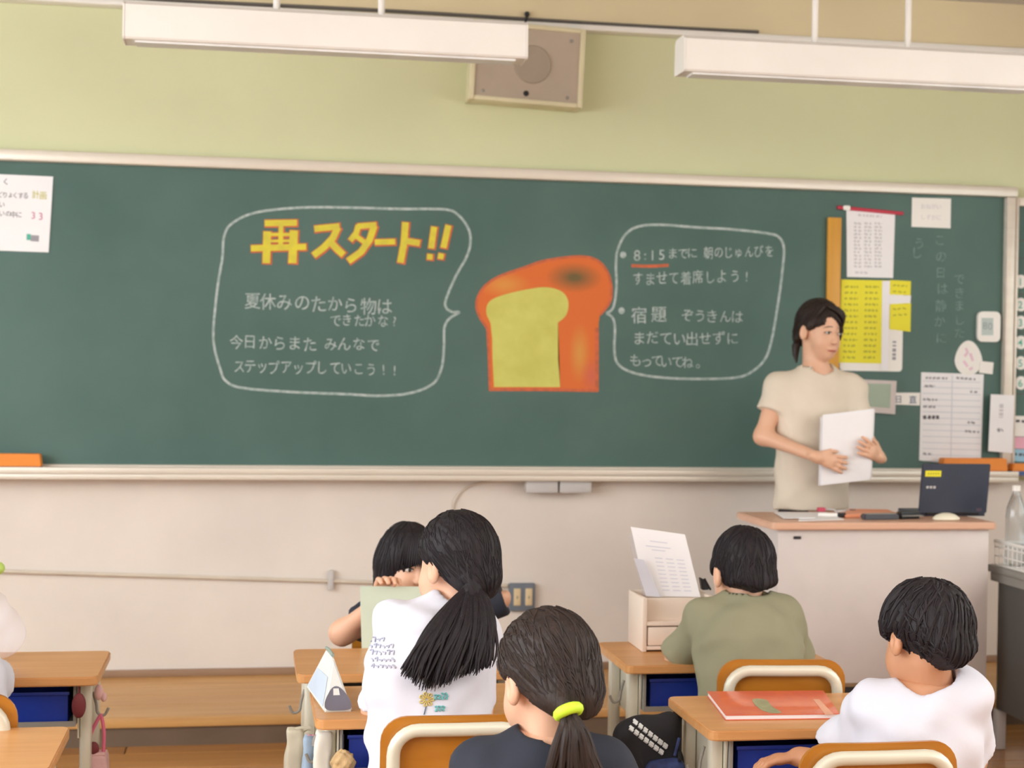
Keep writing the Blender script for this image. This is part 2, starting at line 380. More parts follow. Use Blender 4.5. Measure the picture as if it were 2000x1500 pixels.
# platform along the front wall
PZ, PY = .098, -.70
pf = thing('teaching_platform', (0.0, PY/2, 0), 'long low wooden platform with brown front along the wall under the chalkboard', 'platform')
for k in range(4):
    MB().box((XL, PY+.17*k+.001+.01, PZ-.03), (XR, PY+.17*(k+1)-.001+.01, PZ), .002, 1).build('board', M['platw'], pf)
MB().box((XL, PY-.012, PZ-.034), (XR, PY+.009, PZ+.001), .006).build('nosing', M['platw'], pf)
MB().box((XL, PY, 0), (XR, PY+.02, PZ-.034)).build('riser', M['riser'], pf)
struct(MB().box((XL, -.018, PZ), (XR, -.004, PZ+.028), .003).build('baseboard_front', M['base']))

# ================================================================== chalkboard
x0, x1 = -1.9, at(1953, 600)[0]; zt = at(1000, 352)[2]; zb = at(1000, 910)[2]
cbd = thing('chalkboard', (.8, 0, zb), 'large green chalkboard with coloured chalk drawing filling the front wall', 'chalkboard')
MB().box((x0, -.02, zb), (x1, -.001, zt)).build('writing_surface', M['board'], cbd)
# aluminium frame
MB().box((x0, -.055, zt), (x1+.045, -.001, zt+.042), .006).build('frame', M['alu'], cbd)
MB().box((x1, -.05, zb), (x1+.04, -.001, zt-.0005), .005).build('frame', M['alu'], cbd)
MB().box((x0-.04, -.05, zb), (x0, -.001, zt+.042), .005).build('frame', M['alu'], cbd)
tr = MB(); tr.box((x0, -.115, zb-.052), (x1+.04, -.001, zb-.03), .004); tr.box((x0, -.115, zb-.03), (x1+.04, -.103, zb-.006), .003); tr.box((x0, -.1, zb-.03), (x1+.04, -.001, zb-.024))
tr.box((x0, -.045, zb-.024), (x1, -.001, zb))
tr.build('chalk_tray', M['alu'], cbd)
YW = -.0206
def chalk_line(name, pts, wpx, m, closed=False, n=8):
    mb = MB(); P = smooth_path(pts, n, closed)
    if closed: P.append(P[0])
    ribbon(mb, P, wpx, YW); return mb.build(name, m, cbd, smooth=False)
chalk_line('speech_bubble', [(884, 610), (872, 602), (871, 585), (890, 540), (912, 500), (919, 470), (914, 445), (895, 420), (868, 409), (780, 408), (660, 405), (580, 406), (500, 415), (455, 435), (438, 460), (434, 505), (425, 560), (417, 640), (419, 680), (430, 720), (440, 743), (470, 757), (560, 765), (680, 770), (740, 773), (800, 768), (845, 750), (862, 720), (867, 680), (868, 640), (878, 622), (897, 610), (884, 610)], 5, M['chalk'])
chalk_line('speech_bubble', [(1184, 612), (1198, 600), (1204, 560), (1203, 520), (1206, 490), (1220, 460), (1245, 443), (1290, 439), (1360, 444), (1430, 448), (1500, 456), (1522, 464), (1531, 485), (1528, 530), (1520, 590), (1508, 660), (1495, 700), (1470, 725), (1440, 737), (1380, 740), (1300, 738), (1240, 729), (1208, 712), (1200, 685), (1201, 640), (1196, 620), (1184, 612)], 5, M['chalk'])
# headline: thick yellow strokes edged in red
HS = [  # 再
 [(517, 436), (580, 435)], [(522, 452), (520, 514)], [(574, 450), (571, 514)], [(549, 438), (548, 484)], [(524, 458), (572, 458)], [(524, 471), (572, 470)], [(490, 485), (598, 482)],
 # ス タ
 [(614, 447), (663, 442)], [(660, 444), (650, 465), (632, 484), (612, 499)], [(641, 468), (656, 484), (671, 498)],
 [(700, 440), (696, 455), (684, 470)], [(698, 442), (735, 439)], [(731, 441), (722, 468), (705, 492), (680, 510)], [(694, 460), (713, 474)],
 [(732, 473), (772, 472)], [(792, 434), (789, 475), (782, 513)], [(790, 470), (820, 475)],
 [(848, 443), (842, 485)], [(876, 440), (866, 484)], [(840, 496), (839, 507)], [(862, 495), (860, 506)]]
HW = [12, 15, 16, 9, 6, 5, 12, 12, 13, 13, 11, 11, 13, 9, 11, 13, 12, 12, 12, 11, 11]
mb = MB()
for k, (s, wd) in enumerate(zip(HS, HW)):
    q = [(a+1.2, b_+.8) for a, b_ in s]; e0 = (q[0][0]-q[1][0], q[0][1]-q[1][1]); l = math.hypot(*e0); e1 = (q[-1][0]-q[-2][0], q[-1][1]-q[-2][1]); l1 = math.hypot(*e1)
    q = [(q[0][0]+e0[0]/l*2, q[0][1]+e0[1]/l*2)]+q[1:-1]+[(q[-1][0]+e1[0]/l1*2, q[-1][1]+e1[1]/l1*2)]
    ribbon(mb, q, wd+4.8, YW-.00001*k)
mb.build('headline_edge', M['chalkr'], cbd, smooth=False)
mb = MB()
for k, (s, wd) in enumerate(zip(HS, HW)): ribbon(mb, s, wd, YW-.0004-.00003*k)
mb.build('headline', M['chalky'], cbd, smooth=False)['label'] = 'yellow chalk headline'
rg = random.Random(11)
mb = MB()
write(mb, '夏休みのたから物は', 492, 588, 752, 600, 34, YW, .05, rg)
write(mb, 'できたかな?', 655, 626, 770, 628, 26, YW, .05, rg, .88)
write(mb, '今日からまた', 460, 668, 606, 672, 30, YW, .05, rg); write(mb, 'みんなで', 645, 672, 730, 674, 28, YW, .05, rg)
write(mb, 'ステップアップしていこう!!', 466, 716, 772, 722, 28, YW, .05, rg, .84)
write(mb, '・', 1217, 499, 1218, 499, 60, YW, 0, rg); write(mb, '・', 1214, 608, 1215, 608, 60, YW, 0, rg)
write(mb, '8', 1244, 498, 1245, 498, 30, YW, .02, rg); write(mb, ':', 1260, 498, 1261, 498, 26, YW, 0, rg); write(mb, '15', 1274, 498, 1292, 497, 28, YW, .02, rg); write(mb, 'までに', 1314, 495, 1352, 494, 23, YW, .04, rg); write(mb, '朝のじゅんびを', 1384, 494, 1502, 490, 25, YW, .04, rg, .76)
write(mb, 'すませて着席しよう!', 1246, 545, 1458, 540, 28, YW, .05, rg, .8)
write(mb, '宿題', 1247, 615, 1287, 615, 34, YW, .04, rg); write(mb, 'ぞうきんは', 1342, 617, 1440, 618, 27, YW, .05, rg)
write(mb, 'まだてい出せずに', 1248, 660, 1430, 662, 28, YW, .05, rg)
write(mb, 'もっていてね。', 1242, 705, 1362, 708, 26, YW, .05, rg)
mb.build('handwriting', M['chalk'], cbd, smooth=False)['label'] = 'white chalk handwriting'
chalk_line('underline', [(1233, 519), (1270, 520), (1306, 518)], 6, M['chalkr'])
# plain chalk loaf
def crust_mat():
    m = bpy.data.materials.new('blended_chalk'); m.use_nodes = True; nt = m.node_tree; N = nt.nodes; L = nt.links; b = N['Principled BSDF']; b.inputs['Roughness'].default_value = .95
    tc = N.new('ShaderNodeTexCoord'); col = None; o0 = Vector(cbd['_w'])
    def rgb(c): n = N.new('ShaderNodeRGB'); n.outputs[0].default_value = (*lin(c), 1); return n.outputs[0]
    col = rgb((216, 112, 56))
    for px, py, rx, ry, c, k in ((985, 556, 55, 26, (218, 152, 74), .8), (1132, 690, 22, 60, (214, 150, 76), .9), (1122, 542, 58, 30, (112, 96, 62), 1.0), (1158, 735, 26, 40, (206, 106, 86), .8)):
        p = at(px, py, YW)-o0; mp = N.new('ShaderNodeMapping'); mp.vector_type = 'TEXTURE'; mp.inputs['Location'].default_value = p; mp.inputs['Scale'].default_value = (rx/490, 1, ry/490); L.new(tc.outputs['Object'], mp.inputs[0])
        g = N.new('ShaderNodeVectorMath'); g.operation = 'LENGTH'; L.new(mp.outputs[0], g.inputs[0]); mr = N.new('ShaderNodeMapRange'); mr.inputs['From Min'].default_value = 1.0; mr.inputs['From Max'].default_value = .15; mr.inputs['To Max'].default_value = k; L.new(g.outputs['Value'], mr.inputs['Value'])
        mx = N.new('ShaderNodeMix'); mx.data_type = 'RGBA'; L.new(mr.outputs[0], mx.inputs['Factor']); L.new(col, mx.inputs[6]); L.new(rgb(c), mx.inputs[7]); col = mx.outputs[2]
    L.new(col, b.inputs['Base Color']); return m
loaf = smooth_path([(957, 762), (955, 700), (952, 642), (935, 615), (931, 588), (946, 560), (975, 540), (1020, 524), (1065, 509), (1130, 501), (1165, 508), (1186, 530), (1194, 560), (1191, 590), (1172, 615), (1169, 640)], 5)+[(1168, 700), (1168, 764)]
mb = MB(); area_poly(mb, loaf, YW-.0001); mb.build('loaf_crust', crust_mat(), cbd, smooth=False)['label'] = 'orange chalk crust of a drawn loaf'
cr = smooth_path([(965, 756), (962, 700), (960, 640), (950, 612), (955, 590), (980, 577), (1030, 565), (1068, 561), (1098, 570), (1110, 590), (1106, 615), (1090, 630)], 5)+[(1090, 700), (1094, 756)]
mb = MB(); area_poly(mb, cr, YW-.0005); mb.build('loaf_crumb', M['crumb'], cbd, smooth=False)['label'] = 'pale yellow chalk face of a drawn loaf'

mb = MB(); ribbon(mb, [(957, 762), (955, 700), (952, 642)], 5, YW-.0006); ribbon(mb, [(955, 761), (1060, 761), (1168, 763)], 6, YW-.0007); ribbon(mb, [(1166, 640), (1166, 764)], 7, YW-.0006); ribbon(mb, smooth_path([(952, 642), (935, 615), (931, 588), (946, 560), (975, 540), (1020, 524), (1065, 509), (1130, 501), (1165, 508), (1186, 530), (1194, 560), (1191, 590), (1172, 615)], 5), 5, YW-.0006); mb.build('loaf_outline', M['chalkr'], cbd, smooth=False)
# faint vertical writing by the right edge
rg = random.Random(4); mb = MB()
for cx, s, ya, yb in ((1838, 'この日は静かに', 470, 660), (1796, 'う', 475, 476), (1792, 'し', 495, 496), (1876, 'できました', 545, 650)):
    n = len(s)
    for i, ch in enumerate(s): write(mb, ch, cx+rg.uniform(-3, 3), ya+(yb-ya)*i/max(n-1, 1), cx+1, 0, 24, YW, .1, rg) if False else write(mb, ch, cx+rg.uniform(-3, 3), ya+(yb-ya)*i/max(n-1, 1), cx, 0, 24, YW, .05, rg)
mb.build('faint_writing', M['chalkf'], cbd, smooth=False)['label'] = 'faint half-wiped vertical chalk writing'

# second board at the right edge
sb = thing('timetable_board', (at(2040, 650)[0], 0, zb), 'narrow green timetable board right of the big chalkboard with white numbers 1 to 6', 'chalkboard')
xs = x1+.045; xe = xs+.75
MB().box((xs+.012, -.02, zb), (xe, -.001, zt-.035)).build('writing_surface', M['board'], sb)
f = MB(); f.box((xs+.001, -.04, zb-.02), (xs+.014, -.001, zt), .003); f.box((xs+.014, -.04, zt-.035), (xe+.03, -.001, zt), .004); f.box((xe, -.04, zb-.02), (xe+.03, -.001, zt-.035), .004); f.box((xs+.014, -.08, zb-.03), (xe, -.001, zb), .004)
f.build('frame', M['alu'], sb)
for d, yy in zip('123456', (550, 595, 630, 669, 709, 748)):
    a = at(1993, yy, -.02)
    mk = MB(); mk.prism([(a.x+u, -.021, a.z+v) for u, v in rrect(.044, .056, .02)], (0, -1, 0), .004); mg = mk.build('number_magnet', M['white'], sb)
    t = MB(); write(t, d, 1993, yy, 1993, yy, 20, -.0262, 0); t.build('numeral', M['inkt'], mg, smooth=False, shift=tuple(sb['_w']))
ln = MB()
for yy in (470, 505, 575, 612, 650, 690, 729, 770): a = at(1980, yy, -.0206); ln.poly([(a.x, a.y, a.z), (a.x+.6, a.y, a.z), (a.x+.6, a.y, a.z+.003), (a.x, a.y, a.z+.003)])
ln.build('ruled_lines', mat('dull_red_line', (96, 84, 80), .9), sb, smooth=False)

# ================================================================== things on the board
def sheet(name, quad, label, cat, m, th=.0025, Y=-.0212, rnd=0, group=None):
    """flat sheet with corners in photo pixels, on the board"""
    P = [at(x, y, Y) for x, y in quad]; c = sum(P, Vector())/len(P)
    o = thing(name, tuple(c), label, cat, group)
    if rnd:
        cx = sum(p.x for p in P)/4; cz = sum(p.z for p in P)/4; w_ = (P[1]-P[0]).length; h_ = (P[2]-P[1]).length
        P = [Vector((cx+u, Y, cz+v)) for u, v in rrect(w_, h_, rnd)]
    MB().prism(P, (0, -1, 0), th).build('sheet', m, o); return o
def marks(o, rows, m, Y, name='printed_text', rng=random.Random(2), wpx=3.0, seg=(3, 8)):
    """short illegible strokes: rows = [(x0, y0, x1, y1)]"""
    mb = MB()
    for xa, ya, xb, yb in rows:
        L = math.hypot(xb-xa, yb-ya); d = 0
        while d < L:
            s = rng.uniform(*seg); t0 = d/L; t1 = min(1, (d+s)/L); jy = rng.uniform(-1.2, 1.2)
            ribbon(mb, [(xa+(xb-xa)*t0, ya+(yb-ya)*t0+jy), (xa+(xb-xa)*t1, ya+(yb-ya)*t1-jy)], wpx, Y); d += s+rng.uniform(1.5, 4)
    return mb.build(name, m, o, smooth=False)
YS = -.0239
o = sheet('poster', [(-150, 334), (104, 345), (95, 493), (-155, 484)], 'white handwritten poster hanging at the left end of the chalkboard', 'poster', M['paper'])
t = MB(); rg = random.Random(5)
write(t, '・よく', -30, 352, 10, 356, 14, YS, .08, rg); write(t, 'どりょくする', 0, 380, 50, 382, 13, YS, .05, rg); write(t, 'やさしい', -40, 398, 4, 400, 13, YS, .05, rg); write(t, 'いの中に', 4, 417, 38, 420, 13, YS, .05, rg)
t.build('printed_text', M['inkd'], o, smooth=False)
t = MB(); write(t, '計画', 70, 380, 84, 382, 17, YS, .02); t.build('printed_text', M['inko'], o, smooth=False)
t = MB(); write(t, '33', 66, 421, 80, 422, 20, YS, .05); t.build('printed_text', M['inkr'], o, smooth=False)
t = MB(); ribbon(t, [(52, 463), (60, 463)], 12, YS); t.build('printed_picture', M['inkt'], o, smooth=False)
t = MB(); ribbon(t, [(60, 465), (76, 466)], 12, YS-.0002); t.build('printed_picture', M['ink'], o, smooth=False)
a = at(1615, 425, -.0212); b_ = at(1641, 427, -.0212)
o = thing('board_ruler', (a.x+.02, -.03, 1.4), 'long orange-yellow wooden ruler standing against the chalkboard behind the teacher', 'ruler')
MB().box((a.x, -.04, 1.27), (b_.x, -.022, a.z), .003).build('blade', M['rul'], o)
MB().box((a.x+.018, -.052, 1.5), (b_.x-.018, -.04, 1.56), .004).build('grip', M['rul'], o)
# yellow chart and its white backing
o = sheet('white_backing', [(1642, 560), (1764, 556), (1762, 724), (1640, 722)], 'white backing card with rounded corners under the yellow chart', 'card', M['white'], .002, -.0212, .015)
marks(o, [(1747, 665, 1746, 705)], M['ink'], -.0235, wpx=7, seg=(5, 6))
o = sheet('duty_chart', [(1643, 546), (1738, 548), (1725, 710), (1638, 708)], 'large bright yellow duty chart with rows of small names behind the teacher', 'chart', M['yellow'], .002, -.0238)
Rw = []
for k in range(13): y = 560+k*11.5; Rw += [(1650-k*.3, y, 1676-k*.3, y+.5), (1690-k*.3, y, 1716-k*.5, y+.5)]
marks(o, Rw, M['inko'], -.0261, wpx=4)
o = sheet('white_strip', [(1723, 549), (1738, 548), (1734, 722), (1721, 722)], 'narrow white strip on the right side of the yellow chart', 'card', M['paper'], .001, -.0262)
for q, lb in (([(1738, 547), (1779, 549), (1778, 577), (1737, 575)], 'upper small yellow card right of the yellow chart'), ([(1738, 594), (1779, 592), (1778, 648), (1737, 643)], 'lower small yellow card right of the yellow chart')):
    o = sheet('name_card', q, lb, 'card', M['yellow'], .0015, -.0236); marks(o, [(q[0][0]+6, q[0][1]+10, q[1][0]-8, q[1][1]+10), (q[0][0]+6, q[0][1]+22, q[1][0]-8, q[1][1]+22)], M['inko'], -.0253)
sheet('name_card', [(1737, 577), (1779, 577), (1778, 592), (1737, 593)], 'small white card between the two little yellow cards', 'card', M['paper'], .0015, -.0236)
o = sheet('notice_sheet', [(1653, 405), (1748, 416), (1744, 543), (1654, 541)], 'white printed table sheet hanging below the red magnet bar', 'notice', M['paper'], .0015)
Rw = [(1676, 420, 1722, 423)]+[(1668+c*20, 436+k*7, 1682+c*20, 437+k*7) for k in range(13) for c in range(3)]+[(1670, 532, 1695, 533)]
marks(o, Rw, mat('pale_grey_print', (212, 208, 212), .8), -.0229, wpx=4)
a, b_ = at(1636, 405, -.027), at(1763, 417, -.027)
tag(MB().tube([a, b_], .0075, 10).build('magnet_bar', M['red'], None, shift=(0, 0, 0)), 'thin red magnet bar holding the white printed sheet on the chalkboard', 'magnet')
o = sheet('magnet', [(1647, 401), (1660, 402), (1659, 411), (1647, 411)], 'little white round magnet at the left end of the red bar', 'magnet', M['white'], .006, -.0345, .005)
o = sheet('notice_card', [(1781, 386), (1857, 388), (1856, 446), (1780, 443)], 'white card with two faint lines at the top right of the chalkboard', 'card', M['white'])
t = MB(); write(t, 'おねがい', 1803, 403, 1834, 404, 11, -.0239, .03); write(t, 'しずかに', 1803, 424, 1834, 425, 11, -.0239, .03); t.build('printed_text', mat('pale_grey_print', (210, 206, 206), .8), o, smooth=False)
o = sheet('kitchen_timer', [(1907, 609), (1951, 609), (1950, 668), (1906, 667)], 'white rounded digital timer stuck near the right edge of the chalkboard', 'timer', M['white'], .016, -.0212, .022)
t = MB(); ribbon(t, [(1917, 638), (1940, 638)], 34, -.0375); t.build('display', mat('display_grey', (178, 190, 186), .3), o, smooth=False)
t = MB(); write(t, '8', 1924, 636, 1924, 636, 20, -.0378, 0); write(t, '0', 1934, 637, 1934, 637, 20, -.0378, 0); t.build('digits', mat('digit_grey', (140, 152, 150), .4), o, smooth=False)
P = [(1891+27*math.cos(a_)*(1-.18*math.sin(-a_) if math.sin(a_) < 0 else 1), 703+(38 if math.sin(a_) < 0 else 30)*math.sin(a_)) for a_ in np.linspace(0, 2*math.pi, 28, endpoint=False)]
c = at(1891, 700, -.0212); o = thing('egg_card', tuple(c), 'egg-shaped white card with pale pink marks beside the small white tag', 'card')
MB().prism([at(x, y, -.0212) for x, y in P], (0, -1, 0), .003).build('card', M['white'], o)
t = MB()
for s in ([(1886, 680), (1890, 688), (1884, 696)], [(1895, 690), (1900, 705)], [(1882, 705), (1890, 716)], [(1900, 718), (1893, 722)]): ribbon(t, s, 5, -.0246)
t.build('pink_marks', mat('pale_pink', (236, 200, 216), .7), o, smooth=False)
o = sheet('name_tag', [(1914, 705), (1940, 708), (1938, 731), (1912, 728)], 'tiny white tag stuck right of the egg-shaped card', 'card', M['white'], .003, -.0246)
o = sheet('schedule_sheet', [(1799, 727), (1921, 731), (1915, 912), (1795, 899)], 'tall white ruled schedule sheet at the lower right of the chalkboard', 'schedule', M['paper'], .002, -.0212)
gl = MB()
for k in range(14): y = 744+k*12; ribbon(gl, [(1802, y), (1915, y+3)], 1.2, -.0236)
ribbon(gl, [(1860, 733), (1857, 900)], 1.5, -.0236); gl.build('ruled_lines', mat('pale_line', (208, 212, 220), .8), o, smooth=False)
marks(o, [(1808, 738, 1850, 739), (1868, 738, 1905, 741), (1806, 754, 1825, 754), (1803, 780, 1830, 781), (1803, 794, 1830, 795), (1895, 765, 1910, 766), (1885, 842, 1912, 844), (1890, 825, 1905, 826), (1803, 886, 1820, 887)], M['ink'], -.0238, wpx=4)
marks(o, [(1803, 815, 1834, 815)], M['inkd'], -.0239, 'printed_heading', wpx=7, seg=(5, 7))
o = sheet('memo_board', [(1684, 741), (1749, 744), (1746, 809), (1683, 804)], 'small grey-green framed memo panel just right of the teacher', 'panel', mat('pinkish_frame', (212, 200, 196), .5), .012, -.0212)
MB().prism([at(x, y, -.0333) for x, y in [(1686, 749), (1740, 750), (1738, 797), (1686, 793)]], (0, -1, 0), .001).build('screen', M['lcd'], o)
o = sheet('magnet_strip', [(1749, 767), (1797, 767), (1796, 792), (1748, 790)], 'white magnet strip with two dark letters beside the grey-green panel', 'magnet', M['white'], .003, -.0212)
t = MB(); write(t, '日', 1755, 780, 1755, 780, 16, -.0247, 0); write(t, '直', 1783, 781, 1783, 781, 17, -.0247, 0); t.build('printed_text', mat('slate_ink', (90, 110, 140), .8), o, smooth=False)
o = sheet('notice_strip', [(1935, 770), (1981, 772), (1977, 885), (1930, 881)], 'narrow white notice hanging over the lower right frame of the chalkboard', 'notice', M['paper'], .002, -.053)
marks(o, [(1956, 790, 1955, 815)], mat('pale_grey_print', (210, 206, 210), .8), -.0555, wpx=8, seg=(5, 6)); marks(o, [(1948, 840, 1958, 840)], M['ink'], -.0556, 'printed_heading', wpx=7, seg=(5, 6))
for q, lb, m_ in (([(1978, 812), (2016, 813), (2015, 853), (1977, 852)], 'white card at the bottom of the timetable board, uppermost of three', 'white'), ([(1978, 853), (2016, 854), (2015, 877), (1977, 876)], 'pale pink card at the bottom of the timetable board', 'pk'), ([(1977, 877), (2014, 878), (2013, 902), (1976, 901)], 'light blue card at the bottom of the timetable board', 'lb')):
    o = sheet('subject_card', q, lb, 'card', M['white'] if m_ == 'white' else mat('pink_card', (238, 180, 200), .6) if m_ == 'pk' else mat('blue_card', (160, 205, 228), .6), .003, -.0212)
    if m_ != 'pk': marks(o, [(q[0][0]+6, q[0][1]+10, q[1][0]-4, q[1][1]+11)], M['inkd'], -.0247, wpx=5)
# erasers on the tray
def eraser(xa, xb, y0, y1, label, Y=-.075):
    a = at(xa, y1, Y); b_ = at(xb, y0, Y); z0 = zb-.0235; o = thing('board_eraser', (a.x/2+b_.x/2, Y, z0), label, 'eraser')
    MB().prism([(a.x, Y-.024, z0+.018), (b_.x, Y-.024, z0+.018), (b_.x-.006, Y-.024, z0+.018+(b_.z-a.z)), (a.x+.006, Y-.024, z0+.018+(b_.z-a.z))], (0, 1, 0), .048, .003).build('handle', M['orange'], o)
    MB().box((a.x+.003, Y-.024, z0), (b_.x-.003, Y+.024, z0+.018), .002).build('felt', mat('blue_felt', (84, 110, 160), .9), o)
eraser(-60, 83, 884, 908, 'orange board eraser with blue felt at the left end of the tray'); eraser(1836, 1964, 888, 912, 'orange board eraser on the tray above the open black laptop', -.08); eraser(1972, 2060, 908, 922, 'orange board eraser on the tray under the timetable board', -.075)
# cable holder under the tray and its cable
a = at(1026, 936, -.06); b_ = at(1152, 962, -.06)
o = thing('under_tray_box', (a.x, -.06, a.z), 'pale grey twin box fixed under the middle of the chalk tray', 'box')
m_ = (a.x+b_.x)/2
MB().box((a.x, -.09, b_.z), (m_-.004, -.03, a.z), .004).build('cover', M['lgrey'], o); MB().box((m_+.004, -.09, b_.z), (b_.x, -.03, a.z), .004).build('cover', M['lgrey'], o)
P = smooth_path([at(1026, 938, -.02), at(960, 940, -.012), at(915, 950, -.01), at(890, 975, -.01), at(884, 1010, -.01), at(884, 1130, -.01)], 6)
tag(MB().tube(P, .005, 8).build('cable', M['metaltrim'], None, shift=(0, 0, 0)), 'cream cord curving down the wall from under the chalk tray', 'cord')
# conduit along the lower wall with its clamp
P = [at(-60, 1114, -.016), at(720, 1137, -.016), at(990, 1144, -.016)]
o = thing('conduit_pipe', tuple(P[0]), 'thin cream conduit pipe running along the lower wall', 'pipe')
MB().tube(P, .008, 10).build('pipe', M['metaltrim'], o)
c = at(646, 1133, -.01); MB().box((c.x-.011, -.03, c.z-.038), (c.x+.011, -.005, c.z+.04), .004).build('clamp', M['lgrey'], o)
c = at(1018, 1165, -.005); o = thing('wall_outlet', tuple(c), 'grey double outlet box with two cream plates on the lower wall', 'outlet')
MB().box((c.x-.052, -.03, c.z-.055), (c.x+.052, -.004, c.z+.055), .004).build('housing', mat('blue_grey_box', (108, 116, 128), .5), o)
for dx in (-.021, .026):
    pl = MB().box((c.x+dx-.014, -.034, c.z-.032), (c.x+dx+.014, -.03, c.z+.036), .003).build('plate', mat('outlet_cream', (222, 200, 160), .4), o)
    MB().box((c.x+dx-.003, -.036, c.z-.004), (c.x+dx+.003, -.034, c.z+.006)).build('screw', M['grey'], pl, shift=tuple(c))

# ================================================================== speaker box and lights
c = at(1026, 130, -.06); rzs = math.radians(2.2)
o = local_thing('wall_speaker', (c.x, 0, c.z), 0, 'square cream wall speaker box with a round grille above the chalkboard', 'speaker'); o.rotation_euler = (0, rzs, 0)
def plc(mb, nm, m_, par=None): return mb.build(nm, m_, par or o, shift=(0, 0, 0))
bx = MB(); bx.box((-.225, -.12, -.155), (-.205, -.001, .155), .004); bx.box((.205, -.12, -.155), (.225, -.001, .155), .004); bx.box((-.205, -.12, -.155), (.205, -.001, -.137), .004); bx.box((-.205, -.12, .137), (.205, -.001, .155), .004)
plc(bx, 'frame', mat('speaker_frame', (226, 216, 180), .5))
plc(MB().box((-.205, -.11, -.137), (.205, -.002, .137)), 'front_panel', M['taupe'])
g = MB()
for k in range(5): g.bm; 
t = bmesh.new(); bmesh.ops.create_cone(t, cap_ends=True, segments=36, radius1=.075, radius2=.072, depth=.006); g._merge(t, Matrix.Translation((.02, -.113, 0))@Matrix.Rotation(math.pi/2, 4, 'X'))
plc(g, 'grille', M['grill'])
for dx, dz in ((-.17, -.118), (.165, -.118), (.17, .105), (-.17, .105)): plc(MB().ball((dx, -.111, dz), (.007, .004, .007), 10), 'screw', M['grey'])
plc(MB().ball((.0, -.112, -.115), (.011, .006, .011), 12), 'knob', M['black'])
def light(pxl, pyl, length, label):
    Y = -1.12; a = at(pxl, pyl, Y); z0 = a.z; L = length
    o = local_thing('ceiling_light', (a.x+L/2, Y, z0), 0, label, 'light', 'hanging blackboard lights'); 
    h = .118; prof = [(-.058, .006), (-.052, 0), (.052, 0), (.058, .006), (.055, h-.012), (.04, h), (-.04, h), (-.055, h-.012)]
    mb = MB(); mb.prism([(-L/2, y_, z_) for y_, z_ in prof], (1, 0, 0), L); mb.build('housing', M['white'], o)
    for s in (-1, 1): mb = MB(); mb.prism([(s*(L/2+.0005), y_*1.03, z_*1.02-.001) for y_, z_ in prof], (s, 0, 0), .006, .001); mb.build('end_cap', M['white'], o)
    mb = MB(); mb.box((-L/2+.03, -.035, -.006), (L/2-.03, .035, .0005)); mb.build('diffuser', mat('diffuser', (240, 240, 238), .3), o)
    for s in (-.165, .165):
        mb = MB().tube([(s, 0, h), (s, 0, ZC-z0)], .011, 10); mb.build('pole', M['white'], o); MB().lathe([(.03, ZC-z0-.02), (.03, ZC-z0)], (s, 0, 0)).build('ceiling_cup', M['white'], o)
light(246, 82, 1.25, 'white hanging light fixture at the left, overlapping the wall speaker')
light(1330, 144, 1.25, 'white hanging light fixture running out of the picture at the right')

# ================================================================== school furniture
def make_desk(loc, label, W=.56, D=.35, H=.54):
    o = local_thing('school_desk', loc, 0, label, 'desk', 'school desks')
    mb = MB(); mb.prism([(x, y, H-.022) for x, y in rrect(W, D, .022, 4)], (0, 0, 1), .022, .003); mb.build('desktop', M['wood'], o)
    b = MB(); w2 = W/2-.055; b.box((-w2, -D/2+.03, H-.125), (w2, D/2-.02, H-.119)); b.box((-w2, -D/2+.03, H-.119), (-w2+.006, D/2-.02, H-.023)); b.box((w2-.006, -D/2+.03, H-.119), (w2, D/2-.02, H-.023)); b.box((-w2+.006, D/2-.026, H-.119), (w2-.006, D/2-.02, H-.023))
    b.box((-w2, -D/2+.026, H-.125), (w2, -D/2+.03, H-.112)); b.build('storage_box', M['grey'], o)
    for s in (-1, 1):
        for yy in (-.1, .1): MB().box((s*(w2+.006)-(.0 if s > 0 else .028), yy-.018, .02), (s*(w2+.006)+(.028 if s > 0 else 0), yy+.018, H-.024), .008).build('leg', M['steel'], o)
        MB().box((s*(w2+.02)-.014, -D/2+.01, 0), (s*(w2+.02)+.014, D/2-.01, .022), .008).build('foot_bar', M['steel'], o)
        MB().prism([(s*(w2+.002), -D/2+.04, H-.024), (s*(w2+.002), D/2-.03, H-.024), (s*(w2+.002), D/2-.05, H-.16), (s*(w2+.002), -D/2+.055, H-.16)], (s, 0, 0), .004).build('side_plate', M['steel'], o)
        x = s*(w2+.04); MB().tube(smooth_path([(x-s*.008, -.06, H-.06), (x, -.06, H-.09), (x+s*.004, -.06, H-.112), (x+s*.02, -.06, H-.118), (x+s*.03, -.06, H-.1)], 5), .0035, 8).build('hook', M['grey'], o)
    MB().tube([(-w2, .1, .16), (w2, .1, .16)], .009, 8).build('crossbar', M['steel'], o)
    return o
